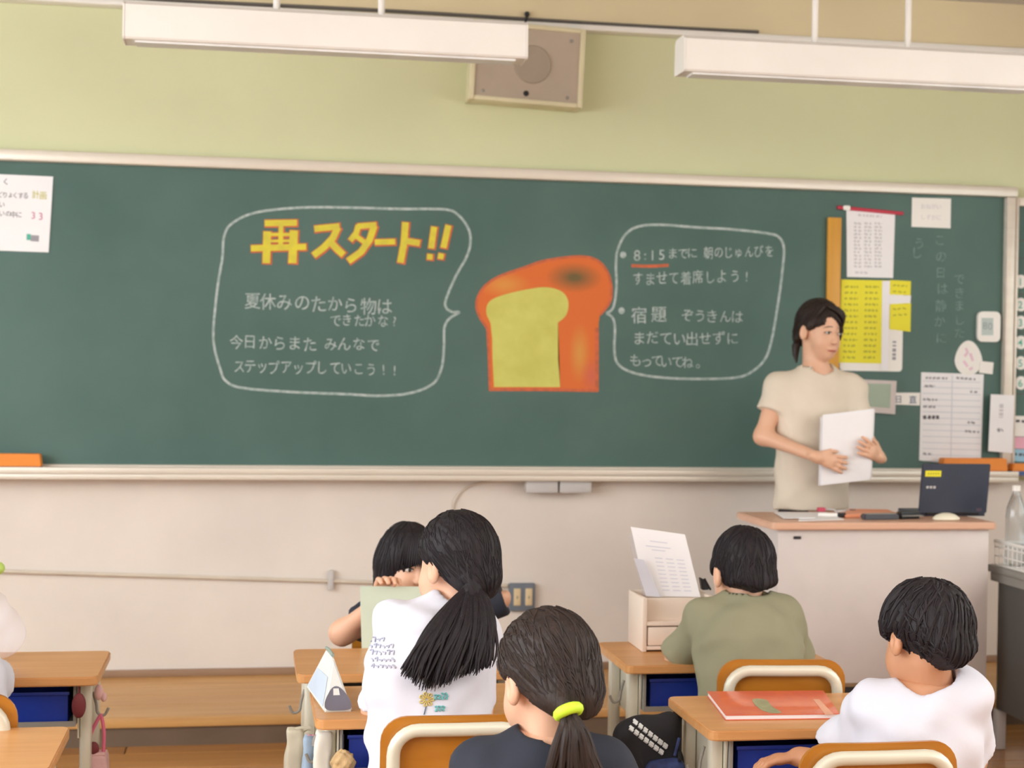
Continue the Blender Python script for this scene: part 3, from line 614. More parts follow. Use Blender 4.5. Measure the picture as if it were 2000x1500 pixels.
def make_chair(loc, rz, label):
    o = local_thing('school_chair', loc, rz, label, 'chair', 'school chairs')
    # backrest: bent veneer panel
    mb = MB(); nx = 14; W, z0, z1 = .312, .40, .612
    out = rrect(W, z1-z0, .052, 6); cz = (z0+z1)/2
    f = lambda x, z: -.152-.035*(z-.5)*1.2+.35*x*x
    t = bmesh.new(); vs = [t.verts.new((x, f(x, z+cz), z+cz)) for x, z in out]; t.faces.new(vs); 
    for xx in np.linspace(-.13, .13, 9): bmesh.ops.bisect_plane(t, geom=t.verts[:]+t.edges[:]+t.faces[:], plane_co=(xx, 0, 0), plane_no=(1, 0, 0))
    for v in t.verts: v.co.y = f(v.co.x, v.co.z)
    ex = bmesh.ops.extrude_face_region(t, geom=t.faces[:]); bmesh.ops.translate(t, verts=[g for g in ex['geom'] if isinstance(g, bmesh.types.BMVert)], vec=(0, .009, 0)); bmesh.ops.recalc_face_normals(t, faces=t.faces[:])
    mb._merge(t); mb.build('backrest', M['veneer'], o)
    # seat
    mb = MB(); mb.prism([(x, y-.0, .312) for x, y in rrect(.32, .31, .05, 5)], (0, 0, 1), .011, .002); mb.build('seat', M['veneer'], o)
    # inverted-U tube behind the backrest, running down into the rear legs
    hw = .132; P = []
    for a_ in np.linspace(180, 90, 7): P.append((-hw+.05+.05*math.cos(math.radians(a_)), 0, .538+.05*math.sin(math.radians(a_))))
    P += [(0, 0, .588)]
    for a_ in np.linspace(90, 0, 7): P.append((hw-.05+.05*math.cos(math.radians(a_)), 0, .538+.05*math.sin(math.radians(a_))))
    P = [(-hw, 0, z) for z in (0.014, .2, .32, .42)]+P+[(hw, 0, z) for z in (.42, .32, .2, .014)]
    Q = [(x, (f(x, z)-.0145) if z > .4 else -.16+.01*(.4-z)*-4-.0, z) for x, y, z in P]
    MB().tube(Q, .0135, 12).build('back_frame', M['steel'], o)
    for s in (-1, 1):
        MB().tube(smooth_path([(s*.14, .13, .014), (s*.138, .12, .28), (s*.137, .1, .3), (s*.136, -.1, .3), (s*.132, -.165, .3)], 5), .011, 10).build('leg', M['steel'], o)
        MB().box((s*.14-.014, .112, 0), (s*.14+.014, .148, .016), .004).build('foot_cap', M['black'], o)
        MB().box((s*.132-.016, -.2, 0), (s*.132+.016, -.156, .016), .004).build('foot_cap', M['black'], o)
    MB().tube([(-.137, .08, .3), (.137, .08, .3)], .009, 8).build('crossbar', M['steel'], o)
    return o
def bin_in(desk, label, tone='blue'):
    """blue tool tray sliding in the desk"""
    x, y, z = desk.location; o = local_thing('storage_tray', (x, y, .421), 0, label, 'tray', 'blue trays in the desks')
    w2, d2, h = .205, .135, .075
    b = MB(); b.box((-w2, -d2, 0), (w2, d2, .004)); b.box((-w2, -d2, .004), (w2, -d2+.004, h)); b.box((-w2, d2-.004, .004), (w2, d2, h)); b.box((-w2, -d2+.004, .004), (-w2+.004, d2-.004, h)); b.box((w2-.004, -d2+.004, .004), (w2, d2-.004, h)); b.build('tray', M['blue'], o)
    MB().box((-w2-.004, -d2-.005, h-.006), (w2+.004, -d2, h+.002), .001).build('rim', M['blue'], o)
    return o
desks = {}
for k, x, y, lb in (('green', .96+.28, -2.02, 'wooden school desk with the white storage stand, in front of the boy in khaki'),
                    ('white', .965+.28, -2.735, 'wooden school desk with the orange-red textbook'),
                    ('midf', .12+.28, -2.06, 'wooden school desk behind the pencil case desk, farther of the middle two'),
                    ('midn', .145+.28, -2.55, 'wooden school desk carrying the triangular pencil case'),
                    ('leftf', -.355-.28, -2.04, 'empty wooden school desk at the left edge, the farther one with the pink bag hook'),
                    ('leftn', -.362-.28, -2.90, 'empty wooden school desk in the bottom left corner')):
    desks[k] = make_desk((x, y, 0), lb)
for k, lb in (('green', 'blue tray inside the desk of the boy in khaki'), ('white', 'blue tray inside the desk with the orange-red textbook'), ('midn', 'blue tray inside the desk with the triangular pencil case'), ('leftf', 'blue tray inside the farther desk at the left edge')):
    bin_in(desks[k], lb)
# ================================================================== people
def Rh(yaw, pitch=0, roll=0):
    y, p, r = (math.radians(a) for a in (yaw, pitch, roll))
    return np.array((Matrix.Rotation(-y, 3, 'Z')@Matrix.Rotation(-p, 3, 'X')@Matrix.Rotation(r, 3, 'Y')))
def xf(f, c, R, s):
    c = A3(c); R = R.astype(np.float32); return lambda P: f(((P-c)@R)/s)*s
def head_skin(child):
    ck = 1.06 if child else 1
    fs = [ell((0, -.012, .028), (.072, .09, .086)), ell((0, .032, -.03), (.057*ck, .054, .074)), ell((0, .048, -.084*(.95 if child else 1)), (.036, .034, .032)),
          ell((.028, .05, -.048), (.024, .028, .028)), ell((-.028, .05, -.048), (.024, .028, .028))]
    f = union(fs, .022)
    f = sub(f, union([ell((.031, .1, -.004), (.02, .018, .012)), ell((-.031, .1, -.004), (.02, .018, .012))], .004), .012)
    f = union([f, cone((0, .082, -.004), (0, .098, -.036), .005, .0085), ell((0, .094, -.04), (.014, .01, .008))], .009)
    f = union([f, ell((.012, .082, -.068), (.014, .008, .005)), ell((-.012, .082, -.068), (.014, .008, .005)), ell((0, .08, -.079), (.016, .009, .0055))], .005)
    ears = []
    for s in (1, -1): ears += [sub(ell((s*.077, -.006, -.014), (.011, .019, .03)), ell((s*.088, .0, -.012), (.008, .011, .019)), .004)]
    return union([f]+ears, .006)
def strands(f, a, axis_p, axis_d, n=(31, 53, 17), seed=0):
    ap = A3(axis_p); ad = A3(axis_d)/np.linalg.norm(axis_d); u = np.cross(ad, A3((.3, .1, .9))); u /= np.linalg.norm(u); v = np.cross(ad, u)
    def g(P):
        q = P-ap; az = np.arctan2(q@v, q@u); h = q@ad; w = 0
        for i, k in enumerate(n): w = w+np.sin(k*az+seed+i*2+3*np.sin(8*h+i))/(i+1)
        return f(P)+a*w
    return g
def hair_sdf(kind, t, seed=0):
    cap = ell((0, -.014, .03), (.074+t, .094+t, .088+t))
    if kind == 'short':
        low = union([cap, ell((0, -.06, -.03), (.062+t, .05+t, .06)), ell((.066, .012, -.0), (.014+t*.6, .02, .032)), ell((-.066, .012, -.0), (.014+t*.6, .02, .032))], .02)
        f = cut(low, lambda P: (-.012+.88*P[:, 1]*1.0-P[:, 2])/1.33-.012, .006)
        f = cut(f, (lambda P: -.062-P[:, 2]+.35*np.abs(P[:, 0])) if t < .015 else (lambda P: (-.092-P[:, 2]+1.05*np.sqrt(P[:, 0]**2+.0004))/1.4), .012)
        ear = union([ell((s*.085, .002, -.022), (.024, .02, .034)) for s in (1, -1)], .001); f = sub(f, ear, .006)
        f = sub(f, ell((0, .105, -.03), (.058, .05, .09)), .008)
        return strands(f, .0006 if t < .015 else .0012, (0, -.05, .03), (.1, -.45, 1), seed=seed)
    if kind == 'pony':
        low = union([cap, ell((0, -.065, -.03), (.055+t, .05+t, .062))], .025)
        f = cut(low, lambda P: (-.016+.72*(P[:, 1]+.012)-P[:, 2])/1.23-.0, .006)
        f = cut(f, lambda P: -.098-P[:, 2]-.35*(P[:, 1]+.09), .008)
        ear = union([ell((s*.086, .004, -.026), (.024, .02, .034)) for s in (1, -1)], .001); f = sub(f, ear, .006)
        f = sub(f, ell((0, .105, -.03), (.058, .05, .09)), .008)
        return strands(f, .0006, (0, -.09, -.07), (0, -.75, -.6), n=(37, 61, 19), seed=seed)
    if kind == 'teacher':
        low = union([cap, ell((0, -.06, -.03), (.06+t, .05+t, .062)), ell((.06, .03, -.0), (.02+t, .03, .055)), ell((-.060, .03, -.005), (.014+t, .026, .05))], .02)
        f = cut(low, lambda P: (-.02+.6*(P[:, 1]+.01)-P[:, 2]-np.clip(-P[:, 0]-.05, 0, 1)*2.2)/1.2, .006)
        face = union([ell((.008, .11, -.02), (.055, .062, .086)), ell((.028, .115, .046), (.04, .05, .036))], .01); f = sub(f, face, .008)
        f = sub(f, ell((.086, .0, -.022), (.026, .024, .034)), .005)
        return strands(f, .0008, (-.03, .03, .1), (-.2, .2, 1), seed=seed)
    if kind == 'long':
        low = union([cap, cone((0, -.045, -.02), (0, -.06, -.2), .078+t, .07), cone((.055, .0, .0), (.062, .0, -.2), .03, .022), cone((-.055, .0, .0), (-.066, .0, -.2), .03, .022)], .03)
        face = union([ell((0, .11, -.055), (.052, .075, .075)), ell((0, .13, -.14), (.05, .1, .08))], .02)
        f = sub(low, face, .008)
        return strands(f, .0008, (0, -.01, .05), (0, 0, 1), n=(33, 57, 21), seed=seed)
def hand(w, d, n, side, k=1.0, curl=25, spread=6, thumb=38):
    """wrist, direction, palm normal, thumb side -> prims"""
    w = Vector(w); d = Vector(d).normalized(); n = Vector(n); n = (n-d*n.dot(d)).normalized(); s = d.cross(n); s = s if s.dot(Vector(side)) > 0 else -s
    pr = [cone(w, w+d*.052*k, .021*k, .031*k, n, .5), cone(w-d*.02*k, w+d*.012*k, .0185*k, .02*k)]
    for i, (off, L) in enumerate(((.024, .062), (.008, .07), (-.008, .066), (-.023, .052))):
        b = w+d*.066*k+s*off*k; a = math.radians(spread*(1.5-i)); dd = (d*math.cos(a)+s*math.sin(a)).normalized(); p = b
        for j, fr in enumerate((.45, .32, .26)):
            c = math.radians(curl*(j+.6)); q = p+(dd*math.cos(c)+n*math.sin(c))*L*fr*k; pr.append(cone(p, q, (.0088-.0008*j)*k, (.0080-.0008*j)*k)); p = q
    a = math.radians(thumb); b = w+d*.016*k+s*.02*k; q = b+(d*math.cos(a)+s*math.sin(a)+n*.25)*.036*k; r_ = q+(d*math.cos(a*.4)+s*math.sin(a*.4)+n*.4).normalized()*.03*k
    pr += [cone(b, q, .012*k, .0098*k), cone(q, r_, .0095*k, .0075*k)]
    return pr
def surf_locks(kind, t, H, n, target, steps=8, step=.011, r=.0022, away=False, seed=0, lift=.0006):
    """thin locks lying on the hair, running towards (or away from) a local point"""
    f = hair_sdf(kind, t, seed); rn = np.random.RandomState(seed+5); P = rn.normal(size=(n, 3)); P[:, 2] = np.abs(P[:, 2])*.9-.25; P /= np.linalg.norm(P, axis=1)[:, None]; P = (P*np.array((.09, .11, .11))+np.array((0, -.012, .02))).astype(np.float32)
    tg = A3(target); e = .001
    def proj(P):
        for _ in range(3):
            d = f(P); G = np.stack([f(P+np.eye(3, dtype=np.float32)[i]*e)-d for i in range(3)], 1)/e; G /= np.linalg.norm(G, axis=1)[:, None]+1e-6; P = P-(d-lift)[:, None]*G
        return P, G
    P, G = proj(P); tr = [P]; wob = rn.normal(size=(n, 3))*.22
    for s in range(steps):
        D = (tg-P); D /= np.linalg.norm(D, axis=1)[:, None]+1e-6; D = -D if away else D; D = D+wob; D -= (D*G).sum(1)[:, None]*G; D /= np.linalg.norm(D, axis=1)[:, None]+1e-6
        P, G = proj(P+D*step); tr.append(P)
    tr = np.stack(tr, 1); out = []
    for i in range(n):
        q = tr[i]
        if np.linalg.norm(np.diff(q, axis=0), axis=1).max() > step*1.8 or np.isnan(q).any(): continue
        out.append(([H(p) for p in q], r*rn.uniform(.7, 1.3)))
    return lock_mesh(out, 5)
def lock_mesh(curves, seg=6):
    mb = MB()
    for pts, r in curves:
        n = len(pts); mb.tube(pts, [max(.0006, r*(1-(i/(n-1))**3*.85)*(.75+.25*min(1, i/3))) for i in range(n)], seg)
    return mb
def figure(label, J, F, head, skin='skin', shirt='shirtw', hairk=('short', .012), hairm='hair', hands=None, sl_end=(.62, .62), child=True, tw=.118, td=.68, sleeve_r=.05, hem=None, seat=True, loose=.014, face=False, pants='pants', armk=1.0, neck_r=.04, group='pupils', cat='person', fold=.0016, seed=0, neck_cut=.018, sleeve_grow=.006, shirtname='t_shirt'):
    V = {k: Vector(v) for k, v in J.items()}; F = Vector((F[0], F[1], 0)).normalized(); side = Vector((F.y, -F.x, 0))
    hc, hy, hp, hr, hs = head; hc = Vector(hc); R = Rh(hy, hp, hr); H = lambda p: hc+Vector(R@(np.array(p)*hs))
    base = (V['pel'].x, V['pel'].y, PZ if not child else 0); o = thing('person', base, label, cat)
    nb, ch, pe = V['neck'], V['chest'], V['pel']
    trap = lambda g: [cone(nb-Vector((0, 0, .012)), V['s'+a].lerp(nb, .12)-Vector((0, 0, .004)), .034+g*.3, .036+g*.6) for a in 'ab']
    trunk = lambda g: trap(g)+[cone(pe, ch, tw*.95+g, tw+g*.8, F, td), cone(ch, nb-Vector((0, 0, .05)), tw*.98+g*.8, .075+g, F, td*.95), cone(V['sa'], V['sb'], .043*armk+g*.7, .043*armk+g*.7)]
    arms = []
    for a in 'ab':
        s, e, w = V['s'+a], V['e'+a], V['w'+a]; arms += [cone(s, e, .039*armk, .031*armk), cone(e, w, .031*armk, .02*armk)]
    neckp = [cone(nb-Vector((0, 0, .03)), H((0, -.02, -.05)), neck_r*1.08, neck_r)]
    hd = xf(head_skin(child), hc, R, hs)
    bs = union(trunk(0)+arms, .03); body = union([bs]+neckp+[hd], .018)
    keys = ('pel', 'chest', 'neck', 'sa', 'sb', 'ea', 'eb', 'wa', 'wb'); lo = [min(V[k][i] for k in keys)-.19 for i in range(3)]; hi = [max(V[k][i] for k in keys)+.19 for i in range(3)]
    hi[2] = max(hi[2], hc.z-.02)
    hl = list(hc+Vector((-.125, -.125, -.15))*hs*1.05); hh = list(hc+Vector((.125, .125, .15))*hs*1.05)
    # the coarse body stops below the head, the fine head region starts there
    zc = hc.z-.10*hs; coarse = cut(body, lambda P: P[:, 2]-zc-.012, .001)
    parts = [(coarse, lo, hi, .0085), (union([hd]+neckp, .018), hl, hh, .0034)]
    for hnd in (hands or {}).items():
        a, spec = hnd; w = V['w'+a]; pr = hand(w, *spec[0], **spec[1]); f = union([union(pr[:2], .01)]+pr[2:], .004)
        f = union([f, cone(V['e'+a].lerp(w, .7), w, .031*armk*.3+.02*armk*.7, .02*armk)], .01)
        parts.append((f, [c-.12 for c in w], [c+.12 for c in w], .0027))
    bo = mesh_parts('body', parts, M[skin], o)
    # shirt
    g = loose; tr = trunk(g); hz = pe.z-.06 if hem is None else hem
    sh = [union(tr, .03)]
    for a, fr in zip('ab', sl_end):
        s, e = V['s'+a], V['e'+a]; d = (e-s); q = s+d*fr; c = cone(s, s+d*(fr+.15), sleeve_r, sleeve_r+sleeve_grow); c = cut(c, plane(q, d), .003); sh.append(c)
    f = union(sh, .022); f = cut(f, lambda P: hz-P[:, 2], .004)
    nk = union([cone(nb-Vector((0, 0, .012)), H((0, -.02, -.06)), neck_r*1.08+.007, neck_r+.02), ell(tuple(nb+F*.02), (neck_r+neck_cut, neck_r+neck_cut, .022))], .01); f = sub(f, nk, .006)
    f = folds(f, fold, [(38, 14, 24), (-26, 30, 34), (16, -44, 52)], seed)
    sh_o = mesh_parts(shirtname, [(f, [c-.02 for c in lo], [c+.02 for c in hi], .007)], M[shirt], o)
    # hair
    kind, t = hairk; hf = xf(hair_sdf(kind, t, seed), hc, R, hs); ext = .26 if kind == 'long' else .13
    hdir = dict(short=((0, -.045, .13), True), pony=((0, -.115, -.075), False), teacher=((0, -.11, -.06), False), long=((0, -.02, .13), True))[kind]
    surf_locks(kind, t, H, 420 if kind == 'short' else 320, hdir[0], 8 if t > .015 else 6, r=.0030 if t > .015 else .0019, away=hdir[1], seed=seed).build('hair_strands', M[hairm], o)
    ha = mesh_parts('hair', [(hf, list(hc+Vector((-.15, -.15, -ext))*hs), list(hc+Vector((.15, .15, .16))*hs), .0036)], M[hairm], o)
    # trousers and shoes
    lp = []; fz = base[2]
    for s in (-1, 1):
        hip = pe+side*s*.06-Vector((0, 0, .02))
        if seat: hip.z = .385; kn = hip+F*.25+side*s*.03; kn.z = .37; an = kn+F*.02; an.z = .07+fz
        else: kn = hip.lerp(Vector((hip.x, hip.y, fz)), .5)+F*.01; an = Vector((kn.x, kn.y, .07+fz))
        lp += [cone(hip, kn, .066, .048), cone(kn, an, .048, .034)]
        m_ = MB(); m_.ball(an+F*.035-Vector((0, 0, .035)), (.034, .034, .034)); 
        t_ = cone(an-F*.02-Vector((0, 0, .038)), an+F*.075-Vector((0, 0, .042)), .032, .03); t_ = cut(t_, lambda P, z=fz: z+.001-P[:, 2], .002)
        m_.bm.free(); mesh_parts('shoe', [(t_, list(an-Vector((.13, .13, .1))), list(an+Vector((.13, .13, .05))), .008)], M['shoe'], o)
    lp.append(cone(pe, pe-Vector((0, 0, .02)), tw*.92, tw*.92, F, td*.95)); pf_ = union(lp, .03)
    ks = [pe+F*.34, pe-F*.16, pe+side*.2, pe-side*.2]; l2 = [min(k[i] for k in ks)-.12 for i in (0, 1)]+[fz+.03]; h2 = [max(k[i] for k in ks)+.12 for i in (0, 1)]+[pe.z+.09]
    pf_ = cut(pf_, lambda P: P[:, 2]-pe.z-(.03 if seat else .03), .004)
    mesh_parts('trousers', [(pf_, l2, h2, .0105)], M[pants], o)
    if face:
        for s in (-1, 1):
            def hb(c, r_):
                m_ = MB().ball((0, 0, 0), r_, 14)
                for v in m_.bm.verts: v.co = H((v.co.x+c[0], v.co.y+c[1], v.co.z+c[2]))
                return m_
            e = hb((s*.031, .0835, -.005), (.0125, .0062, .0058)).build('eye', M['eyew'], o)
            hb((s*.031-(.002 if s > 0 else -.002)*0, .0875, -.0045), (.0058, .0032, .0056)).build('iris', M['iris'], e, shift=base)
            MB().tube([H((s*(.019+.006*k), .0895-.0016*k-.0006*k*k, -.001+.0022*k-.0008*k*k)) for k in range(5)], .0017*hs, 6).build('eyelid', M['iris'], e, shift=base)
            MB().tube([H((s*(.017+.007*k), .0905-.0016*k-.001*k*k, .019+.003*k-.0012*k*k)) for k in range(5)], [.0012*hs, .0016*hs, .0016*hs, .0012*hs, .0006*hs], 6).build('eyebrow', M['hairb'], o)
        lm = MB(); lm.tube([H((x, .0915-18*x*x, -.0735-2*x*x)) for x in np.linspace(-.021, .021, 9)], [.001, .0028, .0038, .004, .0038, .004, .0038, .0028, .001], 8); lm.build('lips', M['lips'], o)
    return o, H, R, V, sh_o
def rays_on(objs):
    """ray cast from the viewpoint of the photo onto garments, to lay a print on the cloth"""
    bv = []
    for ob in objs:
        off = Vector(ob.parent['_w']); me = ob.data; bv.append(BVHTree.FromPolygons([v.co+off for v in me.vertices], [tuple(p.vertices) for p in me.polygons]))
    def f(px, py):
        d = ray(px, py).normalized(); best = None
        for b in bv:
            h = b.ray_cast(CAM, d)
            if h[0] is not None and (best is None or h[3] < best[1]): best = (h[0]+h[1]*.0018, h[3])
        return best[0] if best else None
    return f
def print_on(f, strokes, wpx, name, m, parent):
    mb = MB()
    for s in strokes:
        pts = [f(*p) for p in smooth_path(s, 3)]; pts = [p for p in pts if p is not None]
        if len(pts) > 1: mb.tube(pts, wpx*.00055, 4)
    return mb.build(name, m, parent)
def tail(tie, rows, n, r, rng, thick=.02, jit=.006, wob=.004):
    """rows: guide rows from the tie to the tips, each [left point, right point]; locks run down through them"""
    out = []
    for i in range(n):
        u = min(.999, max(0, (rng.randrange(9)+.5)/9+rng.gauss(0, .028))); w_ = rng.uniform(-1, 1)*math.sqrt(max(0, 1-(2*u-1)**2*.8)); pts = [Vector(tie)+Vector((rng.gauss(0, .004), rng.gauss(0, .004), rng.gauss(0, .004)))]; cut_ = rng.uniform(.82, 1.08) if rng.random() < .75 else rng.uniform(.6, 1.0); ph = rng.uniform(0, 6)
        for k, row in enumerate(rows):
            t = (k+1)/len(rows); m = len(row)-1; j = min(int(u*m), m-1); p = Vector(row[j]).lerp(Vector(row[j+1]), u*m-j)
            pts.append(p+Vector((rng.gauss(0, jit)*t+wob*math.sin(ph+3*t), w_*thick*(.5+.5*t)-.0, rng.gauss(0, jit)*t*.6)))
        pts[-1] = pts[-2].lerp(pts[-1], cut_*1.05); out.append((smooth_path(pts, 6), r*rng.uniform(.7, 1.3)))
    return out

# teacher
Yt = -.45
T = dict(pel=at(1584, 985, Yt), chest=at(1590, 800, Yt), neck=at(1594, 722, Yt), sa=at(1520, 758, Yt), sb=at(1664, 762, Yt),
         ea=at(1490, 852, Yt-.03), wa=at(1596, 893, -.665), eb=at(1682, 838, Yt-.03), wb=at(1718, 893, -.62))
dA = at(1640, 906, -.672)-T['wa']
tch, H, R, V, s1 = figure('standing woman in a beige short-sleeved knit top holding white papers behind the beige desk', T, (.25, -1), (at(1601, 645, Yt-.01), 159, 6, -2, .96), skin='skin2', shirt='beige', hairk=('teacher', .008), hairm='hairb',
       hands={'a': ((dA, (.1, 1, 0), (0, 0, 1)), dict(k=.92, curl=9, thumb=30)), 'b': ((at(1694, 876, -.665)-T['wb'], (-.2, 1, 0), (0, 0, 1)), dict(k=.92, curl=14))}, sl_end=(.5, .62), child=False, neck_cut=.004, tw=.142, td=.62, sleeve_r=.052, hem=at(1584, 993, Yt)[2], seat=False, loose=.02, face=True, armk=1.0, neck_r=.047, group=None, seed=3, shirtname='knit_top')
rg = random.Random(1)
MB().tube([H((.02, -.09, -.05)), H((0.03, -.095, -.075)), H((.035, -.085, -.11)), H((.035, -.075, -.14))], [.014, .017, .012, .003], 10).build('hair_tail', M['hairb'], tch)
fr_ = []
for i in range(16):
    t_ = i/15; fr_.append((smooth_path([H((.03-.05*t_, .066, .098)), H((-.005-.062*t_, .09-.03*t_, .078-.01*t_)), H((-.048-.026*t_, .08-.04*t_, .045-.055*t_))], 5), .0044))
for i in range(2):
    t_ = .8+i*.15; fr_.append((smooth_path([H((.03+.02*t_, .065, .097)), H((.057+.014*t_, .07-.02*t_, .062)), H((.073+.005*t_, .04-.03*t_, .022-.02*t_))], 5), .0048))
lock_mesh(fr_).build('fringe', M['hairb'], tch)
# the stack of papers in her hands
P = [at(1607, 814, -.638), at(1706, 802, -.638), at(1700, 937, -.646), at(1603, 948, -.646)]
c = sum(P, Vector())/4; pp = thing('paper_stack', tuple(c), 'stack of white papers held by the woman in the beige top', 'paper')
for k in range(6):
    j = Vector((rg.uniform(-.003, .006)*k*.5, .0028*k, rg.uniform(-.001, .005)*k*.6)); MB().prism([p+j for p in P], (0, 1, 0), .0022).build('sheet', M['paper'], pp)

# boy in khaki
Y = -2.2
G = dict(pel=at(1476, 1455, -2.34), chest=at(1462, 1275, -2.28), neck=at(1455, 1172, -2.23), sa=at(1377, 1209, -2.22), sb=at(1531, 1207, -2.24), ea=at(1326, 1286, -2.12), wa=at(1322, 1268, -1.94), eb=at(1552, 1290, -2.14), wb=at(1490, 1262, -1.96))
boyg, *_r1 = figure('child in a khaki T-shirt with cropped black hair, leaning on a desk, from behind', G, (-.03, 1), (at(1450, 1117, -2.19), -7, 12, 2, .96), skin='skin', shirt='khaki', hairk=('short', .007), hairm='hair',
     hands={'a': (((.3, 1, 0), (0, 0, -1), (1, 0, 0)), dict(k=.72)), 'b': (((-.4, 1, 0), (0, 0, -1), (-1, 0, 0)), dict(k=.72))}, sl_end=(.93, .93), tw=.125, sleeve_r=.049, loose=.016, hem=.36, seed=1, fold=.0018)
# collar of the khaki shirt
cc = G['neck']+Vector((0, -.004, -.002)); mbc = MB()
mbc.tube([(cc.x+.054*math.cos(a_), cc.y+.046*math.sin(a_), cc.z+.012+.006*math.sin(a_)) for a_ in np.linspace(0, 2*math.pi, 28, endpoint=False)], .011, 8, closed=True); mbc.build('collar', M['khaki'], boyg)
# boy in white
Wb = dict(pel=at(1775, 1655, -3.14), chest=at(1800, 1455, -3.17), neck=at(1824, 1338, -3.15), sa=at(1712, 1390, -3.13), sb=at(1884, 1364, -3.17), ea=at(1622, 1497, -3.0), wa=at(1562, 1478, -2.95), eb=at(1893, 1480, -3.08), wb=at(1840, 1560, -2.86))
boyw, *_r2 = figure('child with full black hair in a plain white T-shirt at the orange-red book', Wb, (-.15, 1), (at(1803, 1250, -3.14), -14, 14, 9, .9), skin='skin3', shirt='shirtw', hairk=('short', .02), hairm='hair',
     hands={'a': (((-.8, .12, -.1), (.1, -.1, -1), (0, 1, 0)), dict(k=.82, curl=22)), 'b': (((-.3, 1, 0), (0, 0, -1), (-1, 0, 0)), dict(k=.72))}, sl_end=(.72, .8), tw=.112, sleeve_r=.046, sleeve_grow=.014, loose=.02, hem=.36, seed=4, fold=.003)
# girl with the neon tie
Y = -3.5
N_ = dict(pel=at(1050, 1800, -3.56), chest=at(1060, 1600, -3.55), neck=at(1066, 1452, -3.52), sa=at(945, 1506, -3.52), sb=at(1178, 1506, -3.54), ea=at(878, 1660, -3.46), wa=at(930, 1640, -3.2), eb=at(1250, 1660, -3.46), wb=at(1190, 1640, -3.2))
girln, H, R, V, s2 = figure('child in a black T-shirt, ponytail held by a neon yellow tie, nearest the camera', N_, (-.1, 1), (at(1066, 1327, -3.5), -24, 14, 3, .92), skin='skin', shirt='navy', hairk=('pony', .013), hairm='hairb',
     hands={'a': (((.2, 1, 0), (0, 0, -1), (1, 0, 0)), dict(k=.72)), 'b': (((-.2, 1, 0), (0, 0, -1), (-1, 0, 0)), dict(k=.72))}, tw=.118, sleeve_r=.05, loose=.014, hem=.36, seed=2)
tie = at(1110, 1390, -3.615); rg = random.Random(5)
mbt = MB(); ax = Vector((.25, -.5, -.8)).normalized(); u_ = ax.orthogonal().normalized(); v_ = ax.cross(u_)
mbt.tube([tie+(u_*math.cos(a_)+v_*math.sin(a_))*.0165 for a_ in np.linspace(0, 2*math.pi, 24, endpoint=False)], .0095, 10, closed=True); mbt.build('hair_tie', M['neon'], girln)['label'] = 'neon yellow hair tie'
MB().tube([at(1078, 1340, -3.56), at(1098, 1372, -3.595), tie], [.045, .03, .014], 14).build('gathered_hair', M['hairb'], girln)
rows = [[at(1094, 1425, -3.63), at(1140, 1425, -3.63)], [at(1078, 1470, -3.635), at(1162, 1470, -3.635)], [at(1062, 1530, -3.63), at(1182, 1530, -3.63)], [at(1056, 1620, -3.62), at(1190, 1620, -3.62)], [at(1075, 1730, -3.61), at(1170, 1740, -3.61)]]
lock_mesh(tail(tie, rows, 150, .0046, rg, .018, .003, .003)).build('ponytail', M['hairb'], girln)
# girl in white with long ponytail
Y = -2.65
Q = dict(pel=at(838, 1540, -2.84), chest=at(838, 1330, -2.78), neck=at(880, 1192, -2.68), sa=at(775, 1222, -2.70), sb=at(926, 1240, -2.74), ea=at(738, 1385, -2.66), wa=at(775, 1400, -2.47), eb=at(930, 1385, -2.72), wb=at(880, 1400, -2.5))
girlw, H, R, V, s3 = figure('child with a long loose ponytail, white T-shirt with a flower print on the back', Q, (-.35, 1), (at(888, 1103, -2.66), -38, 4, 4, .93), skin='skin', shirt='shirtw', hairk=('pony', .013), hairm='hair',
     hands={'a': (((.3, 1, 0), (0, 0, -1), (1, 0, 0)), dict(k=.72)), 'b': (((-.3, 1, 0), (0, 0, -1), (-1, 0, 0)), dict(k=.72))}, sl_end=(.93, .93), tw=.122, td=.72, sleeve_r=.046, sleeve_grow=.003, loose=.02, hem=.33, seed=6, fold=.003)
tie = at(922, 1150, -2.755); rg = random.Random(9)
MB().tube([at(905, 1110, -2.71), at(918, 1138, -2.745), tie, at(920, 1175, -2.78)], [.05, .034, .024, .022], 14).build('gathered_hair', M['hair'], girlw)
rows = [[at(880, 1178, -2.80), at(950, 1168, -2.79)], [at(838, 1225, -2.85), at(905, 1225, -2.86), at(964, 1220, -2.83)], [at(806, 1272, -2.88), at(880, 1285, -2.89), at(964, 1268, -2.86)], [at(786, 1312, -2.89), at(835, 1345, -2.9), at(890, 1322, -2.9), at(958, 1302, -2.87)]]
lock_mesh(tail(tie, rows, 330, .0048, rg, .022, .004, .003)).build('ponytail', M['hair'], girlw)
ro = rays_on([s3])
rg = random.Random(2)
gs = []
for k in range(5):
    y0 = 1247+k*13
    for j in range(6):
        x0 = 722+j*8+k*1.2; 
        if k < 1 and j > 3: continue
        gs.append([(x0, y0+rg.uniform(-3, 3)), (x0+5, y0+rg.uniform(-4, 4)+1), (x0+4, y0+6)])
print_on(ro, gs, 3.2, 'grey_print', mat('print_grey', (184, 186, 204), .8), girlw)
cx, cy = 833, 1366
pet = [[(cx+3*math.cos(a_), cy+3*math.sin(a_)), (cx+12*math.cos(a_-.25), cy+12*math.sin(a_-.25)), (cx+14*math.cos(a_), cy+14*math.sin(a_)), (cx+12*math.cos(a_+.25), cy+12*math.sin(a_+.25)), (cx+3*math.cos(a_), cy+3*math.sin(a_))] for a_ in np.linspace(0, 2*math.pi, 7, endpoint=False)]
print_on(ro, pet, 2.6, 'flower_print', mat('print_yellow', (214, 190, 110), .8), girlw)
